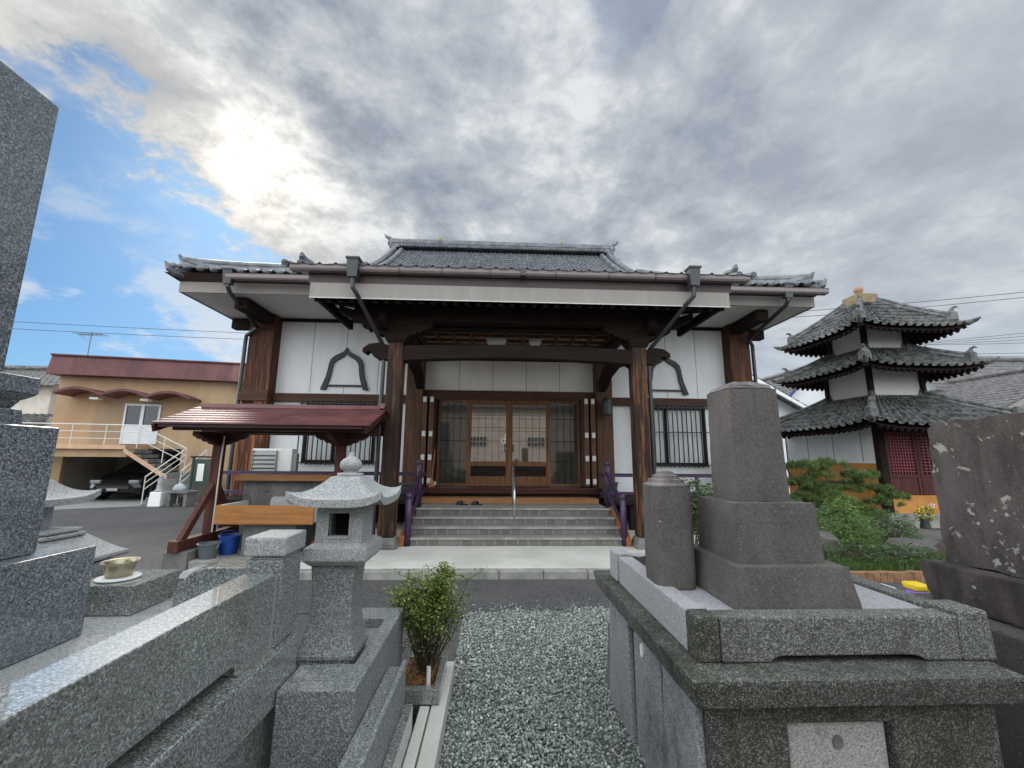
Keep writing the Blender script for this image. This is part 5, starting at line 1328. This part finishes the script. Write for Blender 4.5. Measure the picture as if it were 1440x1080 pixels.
# building behind the viewer: the door glass mirrors it
hb_ = thing('beige_house', 'beige banded house with two small barred windows, mirrored in the temple door glass', 'house', (1, -9.5, 0))
b = MB(); 
for i in range(11): b.box(-13, 15, -14, -9.5-.012*(i % 2), .46*i, .46*(i+1)-.002)
b.build('wall', 'cream', hb_)
MB().box(-13.6, 15.6, -14.6, -8.9, 5.06, 5.4).build('roof', 'tile_far', hb_)
for x0 in (-1.75, 2.35):
    wv = MB().box(x0, x0+1.3, -9.53, -9.45, 2.3, 3.05).build('window', 'aluminium', hb_)
    MB().box(x0+.05, x0+1.25, -9.449, -9.44, 2.35, 3.0).build('pane', 'void', wv)
    g = MB()
    for k in range(1, 5): g.box(x0+.05+1.2*k/5-.02, x0+.05+1.2*k/5+.02, -9.439, -9.42, 2.35, 3.0)
    g.box(x0+.05, x0+1.25, -9.419, -9.41, 2.65, 2.69); g.build('window_bars', 'aluminium', wv)

# ================================================================== PAGODA
CX, CYP = 11.0, 11.6
PG = thing('pagoda', 'three tiered white pagoda with dark tiled roofs and a red lattice door', 'pagoda', (CX, CYP, 0))
x0, x1, y0, y1 = 9.86, 12.14, 10.42, 13.9
MB().box(x0-.25, x1+.25, y0-.3, y1+.3, -.02, .30).build('plinth', 'concrete_kerb', PG, bevel=.02)
b = MB(); b.box(x0, x0+.06, y0+.15, y1, 1.52, 2.62); b.box(x0, x1, y1-.06, y1, .3, 2.62); b.box(x1-.06, x1, y0+.15, y1-.06, .3, 2.62); split_build(b, 'wall', 'plaster', PG)
sm = MB()
for Y in (10.95, 11.9, 12.9): sm.box(x0-.004, x0+.01, Y-.012, Y+.012, 1.55, 2.6)
sm.build('wall_seam', 'pipe_grey', PG)
b = MB(); b.box(x0-.012, x0+.06, y0+.15, y1, .30, 1.515); b.build('base_wall', 'stucco_orange', PG)
b = MB(); b.box(x0+.16, x1-.15, y0+.02, y0+.12, .30, .74); b.build('base_wall', 'stucco_orange', PG)
for X, Y in ((x0, y0), (x1-.15, y0)): MB().box(X-.02, X+.15, Y-.02, Y+.15, .3, 2.62).build('post', 'wood_dark', PG, bevel=.008)
MB().box(x0+.15, x1-.15, y0, y0+.12, 2.34, 2.6).build('lintel', 'wood_dark', PG)
MB().box(x0+.15, x1-.15, y0+.09, y0+.12, .74, 2.34).build('door_backing', 'void', PG)
for a, b_ in ((x0+.17, x0+.98), (x0+1.0, x1-.17)):
    d = MB(); d.box(a, a+.07, y0+.0, y0+.05, .75, 2.33); d.box(b_-.07, b_, y0, y0+.05, .75, 2.33); d.box(a+.07, b_-.07, y0+.0, y0+.05, 1.18, 1.25); d.box(a+.07, b_-.07, y0, y0+.05, 2.26, 2.33); d.box(a+.07, b_-.07, y0+.02, y0+.04, .75, 1.18)
    do = d.build('door', 'red_door', PG)
    g = MB(); nx = 9; nz = 13
    for k in range(1, nx): X = a+.07+(b_-a-.14)*k/nx; g.box(X-.012, X+.012, y0+.015, y0+.033, 1.25, 2.26)
    for k in range(1, nz): Z = 1.25+1.01*k/nz; g.box(a+.07, b_-.07, y0+.008, y0+.026, Z-.012, Z+.012)
    g.build('lattice', 'red_lattice', do)
def pag_roof(he, ze, hi, zi, lift, ncol, nrow, horn):
    m_ = MB()
    def z_of(v, c): return ze+(zi-ze)*(.88*v+.12*v*v) + lift*c**4*(1-v)**2
    sides = []
    for k in range(4):
        ca, sa = [(1, 0), (0, 1), (-1, 0), (0, -1)][k]
        def P(u, v, ca=ca, sa=sa):
            h = he+(hi-he)*v; a = (u*2-1)*h; c = np.abs(u*2-1)
            lx, ly = a, -h
            return np.stack([CX+lx*ca-ly*sa, CYP+lx*sa+ly*ca, z_of(v, c)], -1)
        tile_grid(m_, P, ncol, nrow, .062, .035, 8, 'round')
    ro_ = m_.build('roof', 'tile_old', PG)
    for sx in (-1, 1):
        for sy in (-1, 1):
            hp_ = MB()
            pts = [(CX+sx*(he+(hi-he)*v), CYP+sy*(he+(hi-he)*v), z_of(v, 1)+.07) for v in np.linspace(.16, 1, 9)]
            hp_.tube(pts, .085, 8); hp_.tube([(a, b_, c+.10) for a, b_, c in pts], .06, 8)
            e = Vector(pts[0]); d = Vector((sx, sy, 0)).normalized()
            # demon tile at the hip's end, with a curled horn; and the lower corner tile jutting out
            hp_.tube([e-d*.02+Vector((0, 0, -.08)), e-d*.02+Vector((0, 0, .14)), e-d*.02+Vector((0, 0, .22))], [.14, .13, .04], 8)
            if horn: hp_.tube([e+Vector((0, 0, .18)), e+d*.02+Vector((0, 0, .26)), e+d*.08+Vector((0, 0, .30)), e+d*.13+Vector((0, 0, .27))], [.05, .04, .03, .015], 6)
            c0 = Vector((CX+sx*he, CYP+sy*he, z_of(0, 1)+.0)); hp_.tube([c0-d*.4+Vector((0, 0, .04)), c0, c0+d*.14+Vector((0, 0, .05)), c0+d*.22+Vector((0, 0, .10))], [.08, .08, .05, .02], 7)
            hp_.build('hip_ridge', 'tile_old', ro_)
    # underside boards and rafters
    ub_ = MB(); rfm = MB(); hw = hi+.12
    for k in range(4):
        ca, sa = [(1, 0), (0, 1), (-1, 0), (0, -1)][k]
        T_ = lambda lx, ly, z_: (CX+lx*ca-ly*sa, CYP+lx*sa+ly*ca, z_)
        L_ = [[T_((2*i/12-1)*(he-.04+(hi-.02-he+.04)*v), -(he-.04+(hi-.02-he+.04)*v), z_of(v, abs(2*i/12-1))-.07) for i in range(13)] for v in (0, .5, 1)]
        ub_.grid(np.array(L_))
        n_ = int(he*2/.17)
        for i in range(n_+1):
            a = -he+.08+(2*he-.16)*i/n_; vv = max(0, 1-(abs(a)-hi)/(he-hi)) if abs(a) > hi else 1
            if vv < .06: continue
            c = abs(a)/he
            q0 = T_(a, -he+.05, z_of(0, c)-.115); h1 = he+(hi-he)*vv; q1 = T_(a, -h1, z_of(vv, min(1, abs(a)/max(h1, .01)))-.115)
            rfm.bar(q0, q1, .055, .07)
    ub_.build('eave_boards', 'wood_dark', ro_); rfm.build('rafter_work', 'wood_dark', ro_)
    return ro_
def storey(h, z0_, z1_):
    b = MB(); t_ = .02
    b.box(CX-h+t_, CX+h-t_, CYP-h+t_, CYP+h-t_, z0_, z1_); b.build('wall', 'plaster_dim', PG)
    for sx in (-1, 1):
        for sy in (-1, 1): MB().box(CX+sx*h-.055, CX+sx*h+.055, CYP+sy*h-.055, CYP+sy*h+.055, z0_, z1_).build('post', 'wood_dark', PG)
    b = MB()
    for s in (-1, 1):
        for zz in (z0_, z1_-.1):
            b.box(CX-h+.055, CX+h-.055, CYP+s*h-.03, CYP+s*h+.03, zz, zz+.1); b.box(CX+s*h-.03, CX+s*h+.03, CYP-h+.055, CYP+h-.055, zz, zz+.1)
    split_build(b, 'rail_beam', 'concrete_dark', PG)
pag_roof(2.12, 2.40, .62, 3.36, .15, 17, 7, False)
storey(.74, 3.22, 4.25)
pag_roof(1.63, 3.96, .50, 4.72, .15, 14, 6, True)
storey(.60, 4.55, 5.55)
pag_roof(1.50, 5.06, .24, 6.18, .15, 13, 7, True)
b = MB(); b.box(CX-.30, CX+.30, CYP-.30, CYP+.30, 6.10, 6.48); fo = b.build('finial_block', 'finial_stone', PG, bevel=.02)
MB().lathe((CX, CYP, 6.48), [(.12, 0), (.12, .05), (.05, .06), (.05, .09), (.10, .13), (.125, .20), (.10, .28), (.03, .32), (.01, .34)], 16).build('finial_ball', 'finial_ball', fo, smooth=True)

# ================================================================== GARDEN
G = np.zeros((24, 24, 3)); rg = random.Random(21)
for i in range(24):
    for j in range(24):
        X = 4.1+5.5*i/23; Y = 5.86+4.5*j/23
        G[i, j] = (X, Y, .06+.10*math.sin(math.pi*i/23)*math.sin(math.pi*j/23)+.03*rg.random())
o = MB().grid(G).build('garden_soil', 'soil', smooth=True); structure(o)
ek = MB(); x = 4.0
while x < 7.5: ek.box(x, x+.085, 5.74, 5.84, -.02, .12+rg.uniform(-.006, .006)); x += .092
tag(ek.build('garden_edging', mottled('brick_edge', (.20, .10, .05), (.32, .18, .10), 9, .85)), 'low brown brick edging along the front of the garden bed', 'edging')
def blob(mb, c, r_, n, size, rr, fl=.0, asp=.4, hollow=.45):
    cs = []
    while len(cs) < n:
        v = Vector((rr.gauss(0, 1), rr.gauss(0, 1), rr.gauss(0, 1))).normalized()*rr.uniform(hollow, 1)**.6
        cs.append((c[0]+v.x*r_[0], c[1]+v.y*r_[1], c[2]+v.z*r_[2]))
    return leaf_cloud(mb, cs, size, rr, fl, asp)
PT = thing('pine_tree', 'trained garden pine with flat cloud-like pads beside the pagoda wall', 'tree', (6.6, 8.3, .1))
tk = MB(); tk.tube([(6.35, 8.4, .1), (6.30, 8.35, .45), (6.05, 8.3, .8), (6.1, 8.25, 1.1), (6.35, 8.3, 1.35)], [.09, .08, .07, .055, .03], 9)
for pts in ([(6.1, 8.25, 1.05), (6.6, 8.2, 1.18), (7.1, 8.1, 1.16), (7.45, 8.1, 1.05), (7.55, 8.1, .7)], [(6.05, 8.3, .8), (6.5, 8.2, .85), (6.9, 8.1, .78)], [(6.3, 8.35, .45), (6.9, 8.2, .62), (7.4, 8.1, .70)], [(6.1, 8.25, 1.1), (5.9, 8.2, 1.25), (5.8, 8.2, 1.4)], [(7.1, 8.1, 1.16), (7.3, 8.05, 1.3)], [(7.45, 8.1, 1.05), (7.6, 8.05, .9), (7.75, 8.0, .88)]):
    tk.tube(pts, [.045-.035*i/(len(pts)-1) for i in range(len(pts))], 6)
tk.build('trunk', 'bark', PT)
nd = MB(); rp = random.Random(4)
for c, r_, n_ in (((6.15, 8.2, 1.46), (.42, .35, .12), 1500), ((6.62, 8.2, 1.50), (.36, .3, .09), 1100), ((6.05, 8.15, 1.13), (.45, .4, .13), 1500), ((6.45, 8.1, 1.02), (.35, .35, .09), 900), ((7.15, 8.0, 1.30), (.34, .3, .10), 1000), ((7.0, 8.0, 1.17), (.2, .2, .06), 300), ((7.72, 8.0, .92), (.26, .25, .08), 700), ((7.35, 8.0, 1.06), (.22, .22, .06), 400), ((6.6, 8.0, .74), (.42, .35, .13), 1200), ((7.0, 7.9, .60), (.42, .32, .12), 1100), ((6.35, 8.0, .92), (.4, .35, .16), 1100), ((6.85, 8.05, 1.05), (.3, .25, .1), 700), ((7.3, 7.9, .80), (.3, .25, .12), 700), ((5.95, 8.0, .85), (.35, .3, .14), 900), ((6.3, 8.1, 1.3), (.3, .25, .1), 600)):
    nt_ = int(n_/42)
    for k in range(nt_):
        a = rp.uniform(0, 6.283); q = rp.random()**.5; lump = 1+.25*math.sin(3*a+c[0]*9)
        X = c[0]+r_[0]*q*lump*math.cos(a); Y = c[1]+r_[1]*q*lump*math.sin(a); Z = c[2]+r_[2]*(1.25*(1-q*q)*rp.uniform(.1, 1)-.2)
        tw = Vector((rp.gauss(0, .6), rp.gauss(0, .6), .8)).normalized(); rr_t = rp.uniform(.05, .10)
        for n2 in range(95):
            d = (tw*rp.uniform(.2, 1)+Vector((rp.gauss(0, .55), rp.gauss(0, .55), rp.gauss(0, .45)))).normalized()*rp.uniform(.05, .11)
            b0 = Vector((X, Y, Z))+tw*rr_t*rp.uniform(-.6, .8)+Vector((rp.gauss(0, .022), rp.gauss(0, .022), 0))
            s_ = d.cross(Vector((rp.gauss(0, 1), rp.gauss(0, 1), rp.gauss(0, 1)))); s_ = s_.normalized()*.0055 if s_.length > 1e-5 else Vector((.006, 0, 0))
            nd.add([b0-s_, b0+s_, b0+d], [(0, 1, 2)])
nd.build('needles', 'leaf_pine', PT)
def bush(name, label, parts, mat, size, seed, asp=.35, flat=.2):
    t_ = thing(name, label, 'bush', (parts[0][0][0], parts[0][0][1], .1)); rr = random.Random(seed); lv_ = MB(); st__ = MB()
    for c, r_, n_ in parts:
        blob(lv_, c, r_, n_, size, rr, flat, asp)
        for k in range(7): st__.tube([(parts[0][0][0]+rr.uniform(-.05, .05), parts[0][0][1], .08), (c[0]+rr.gauss(0, r_[0]*.4), c[1]+rr.gauss(0, r_[1]*.4), c[2]+rr.uniform(-.3, .6)*r_[2])], [.012, .005], 5)
    st__.build('branchwork', 'bark', t_); lv_.build('leaves', mat, t_)
bush('feathery_bush', 'bright green feathery bush beside the grey gravestone blocks', (((5.75, 7.0, .60), (.38, .35, .36), 1500), ((6.05, 7.0, .44), (.35, .3, .32), 1000), ((5.5, 6.9, .45), (.25, .25, .3), 600), ((6.0, 7.1, .85), (.2, .2, .2), 350)), 'leaf_bush', .075, 5, .16)
bush('dark_bush', 'dark green bush between the feathery bush and the pagoda', (((6.85, 7.3, .42), (.42, .35, .36), 1300), ((7.2, 7.5, .30), (.3, .3, .26), 700)), 'leaf_dark', .05, 6, .4)
bush('low_bush', 'low spreading green plant at the front of the garden bed', (((5.95, 6.25, .22), (.6, .28, .20), 1500), ((5.3, 6.3, .24), (.45, .3, .22), 900)), 'leaf_dark', .05, 8, .3)
bush('potted_plant', 'dark leafy plant behind the square gravestone near the porch', (((3.2, 6.8, .98), (.42, .3, .32), 900), ((3.45, 6.8, .6), (.3, .25, .35), 500)), 'leaf_dark', .07, 9, .4)
gm = MB(); rg2 = random.Random(31)
for k in range(5200):
    X = rg2.uniform(4.2, 7.3); Y = 5.9+abs(rg2.gauss(0, .5)); 
    if Y > 7.5: continue
    h = rg2.uniform(.05, .16); a = rg2.uniform(0, 6.283); l = rg2.uniform(0, .07)
    gm.add([(X-.005*math.sin(a), Y+.005*math.cos(a), .08), (X+.005*math.sin(a), Y-.005*math.cos(a), .08), (X+l*math.cos(a), Y+l*math.sin(a), .08+h)], [(0, 1, 2)])
o = gm.build('grass', 'grass'); o['kind'] = 'stuff'
def rock(c, r_, label, seed):
    rr = random.Random(seed); m_ = MB(); vs = []
    bm = bmesh.new(); bmesh.ops.create_icosphere(bm, subdivisions=2, radius=1)
    for v in bm.verts:
        k = rr.uniform(.82, 1.12); vs.append((c[0]+v.co.x*r_[0]*k, c[1]+v.co.y*r_[1]*k, c[2]+max(v.co.z, -.6)*r_[2]*k))
    bm.verts.index_update(); m_.add(vs, [tuple(v.index for v in f.verts) for f in bm.faces]); bm.free()
    return tag(m_.build('garden_rock', 'old_stone', bevel=.01), label, 'rock')
rock((6.6, 6.75, .22), (.42, .25, .16), 'flat grey rock lying in the garden bed by the low plants', 1)
rock((5.2, 6.75, .25), (.3, .25, .26), 'rounded grey rock left of the feathery bush', 2)
rock((8.3, 8.3, .14), (.75, .4, .16), 'long grey flat rock in front of the pagoda door', 3)
rock((7.6, 7.6, .12), (.4, .3, .14), 'mossy rock between the dark bush and the pagoda', 4)
FV = thing('flower_vase', 'small vase of yellow and pink flowers at the foot of the pagoda', 'flowers', (8.78, 8.5, .16))
MB().lathe((8.78, 8.5, .16), [(.08, 0), (.09, .12), (.065, .24), (.075, .27), (.01, .26)], 14).build('vase', 'pot', FV, smooth=True)
fv = MB(); blob(fv, (8.80, 8.5, .52), (.16, .15, .16), 260, .06, random.Random(2), .1, .4); fv.build('leaves', 'leaf_bush', FV)
fv = MB(); blob(fv, (8.78, 8.47, .56), (.15, .12, .14), 90, .035, random.Random(3), .1, .9, .8); fv.build('yellow_blossom', 'yellow', FV)
fv = MB(); blob(fv, (8.95, 8.45, .70), (.06, .06, .05), 40, .03, random.Random(3), .1, .9, .8); fv.build('pink_flower', 'petal', FV)
WB = thing('flower_wrapper', 'yellow and violet wrapped bundle lying beside the big dark stone', 'bundle', (4.27, 4.33, 0))
MB().frustum((4.20, 4.34, 4.25, 4.40, .322), (4.19, 4.36, 4.24, 4.42, .385)).build('yellow_wrap', 'yellow', WB, bevel=.02)
MB().frustum((4.23, 4.32, 4.28, 4.38, 0), (4.21, 4.345, 4.25, 4.40, .32)).build('violet_wrap', 'violet', WB, bevel=.02)
tag(MB().frustum((3.86, 4.16, 4.25, 4.6, 0), (3.92, 4.12, 4.3, 4.55, .34)).build('gravel_bag', 'paper', bevel=.07, seg=3), 'white plastic sack on the ground beside the yellow and violet bundle', 'bag')
YB = thing('flower_wrapper', 'yellow and white wrapped flowers standing behind the stepped stone post', 'bundle', (1.2, 2.85, .93))
MB().frustum((1.165, 1.20, 2.82, 2.87, .95), (1.15, 1.215, 2.80, 2.89, 1.20)).build('white_wrap', 'paper', YB); 
MB().frustum((1.155, 1.21, 2.81, 2.88, 1.201), (1.15, 1.22, 2.80, 2.89, 1.29)).build('yellow_wrap', 'yellow', YB)

# ================================================================== POLE AND WIRES
UP = thing('utility_pole', 'distant grey utility pole with cross arms behind the pagoda', 'pole', (33.2, 31, 0))
MB().tube([(33.2, 31, 0), (33.2, 31, 10.9)], [.17, .11], 10).build('pole_shaft', 'pipe_grey', UP)
b = MB(); b.bar((32.2, 31, 10.5), (34.4, 31, 10.5), .09); b.bar((32.4, 31, 9.9), (34.2, 31, 9.9), .09)
for X in (32.3, 32.8, 33.7, 34.3): b.lathe((X, 31, 10.55), [(.05, 0), (.06, .1), (.03, .16)], 8)
b.build('cross_arm', 'pipe_grey', UP); MB().lathe((33.55, 30.8, 9.0), [(.18, 0), (.2, .05), (.2, .6), (.1, .66)], 12).build('transformer', 'pipe_grey', UP)
def wire(a, b_, sag, label, group, r_=.012):
    pts = []
    for k in range(17):
        f = k/16; q = Vector(a).lerp(Vector(b_), f); q.z -= sag*4*f*(1-f); pts.append(q)
    tag(MB().tube(pts, r_, 5).build('overhead_wire', 'black'), label, 'wire', group)
WG = 'overhead wires right of the temple'
for i, (a, b_) in enumerate((((32.3, 31, 10.7), (60, 18, 13.0)), ((32.8, 31, 10.7), (60, 18.5, 12.2)), ((33.7, 31, 10.7), (60, 19, 11.4)), ((34.3, 31, 10.7), (60, 20, 10.6)), ((32.4, 31, 9.9), (60, 22, 10.1)), ((34.2, 31, 9.9), (60, 24, 9.6)))):
    wire(a, b_, .5, 'thin wire in the fan running off to the right from the distant utility pole', WG, .016)
wire((6, 27, 10.6), (40, 22, 12.6), .4, 'upper of the two long wires passing over the pagoda finial', 'long wires over the pagoda', .018)
wire((6, 27.3, 10.3), (40, 22.3, 12.35), .4, 'lower of the two long wires passing over the pagoda finial', 'long wires over the pagoda', .018)
wire((-50, 30, 11.5), (-4, 34, 11.2), .3, 'upper of the two wires crossing the blue sky above the annex', 'wires above the annex', .018)
wire((-50, 30.3, 11.0), (-4, 34.3, 10.8), .3, 'lower of the two wires crossing the blue sky above the annex', 'wires above the annex', .018)
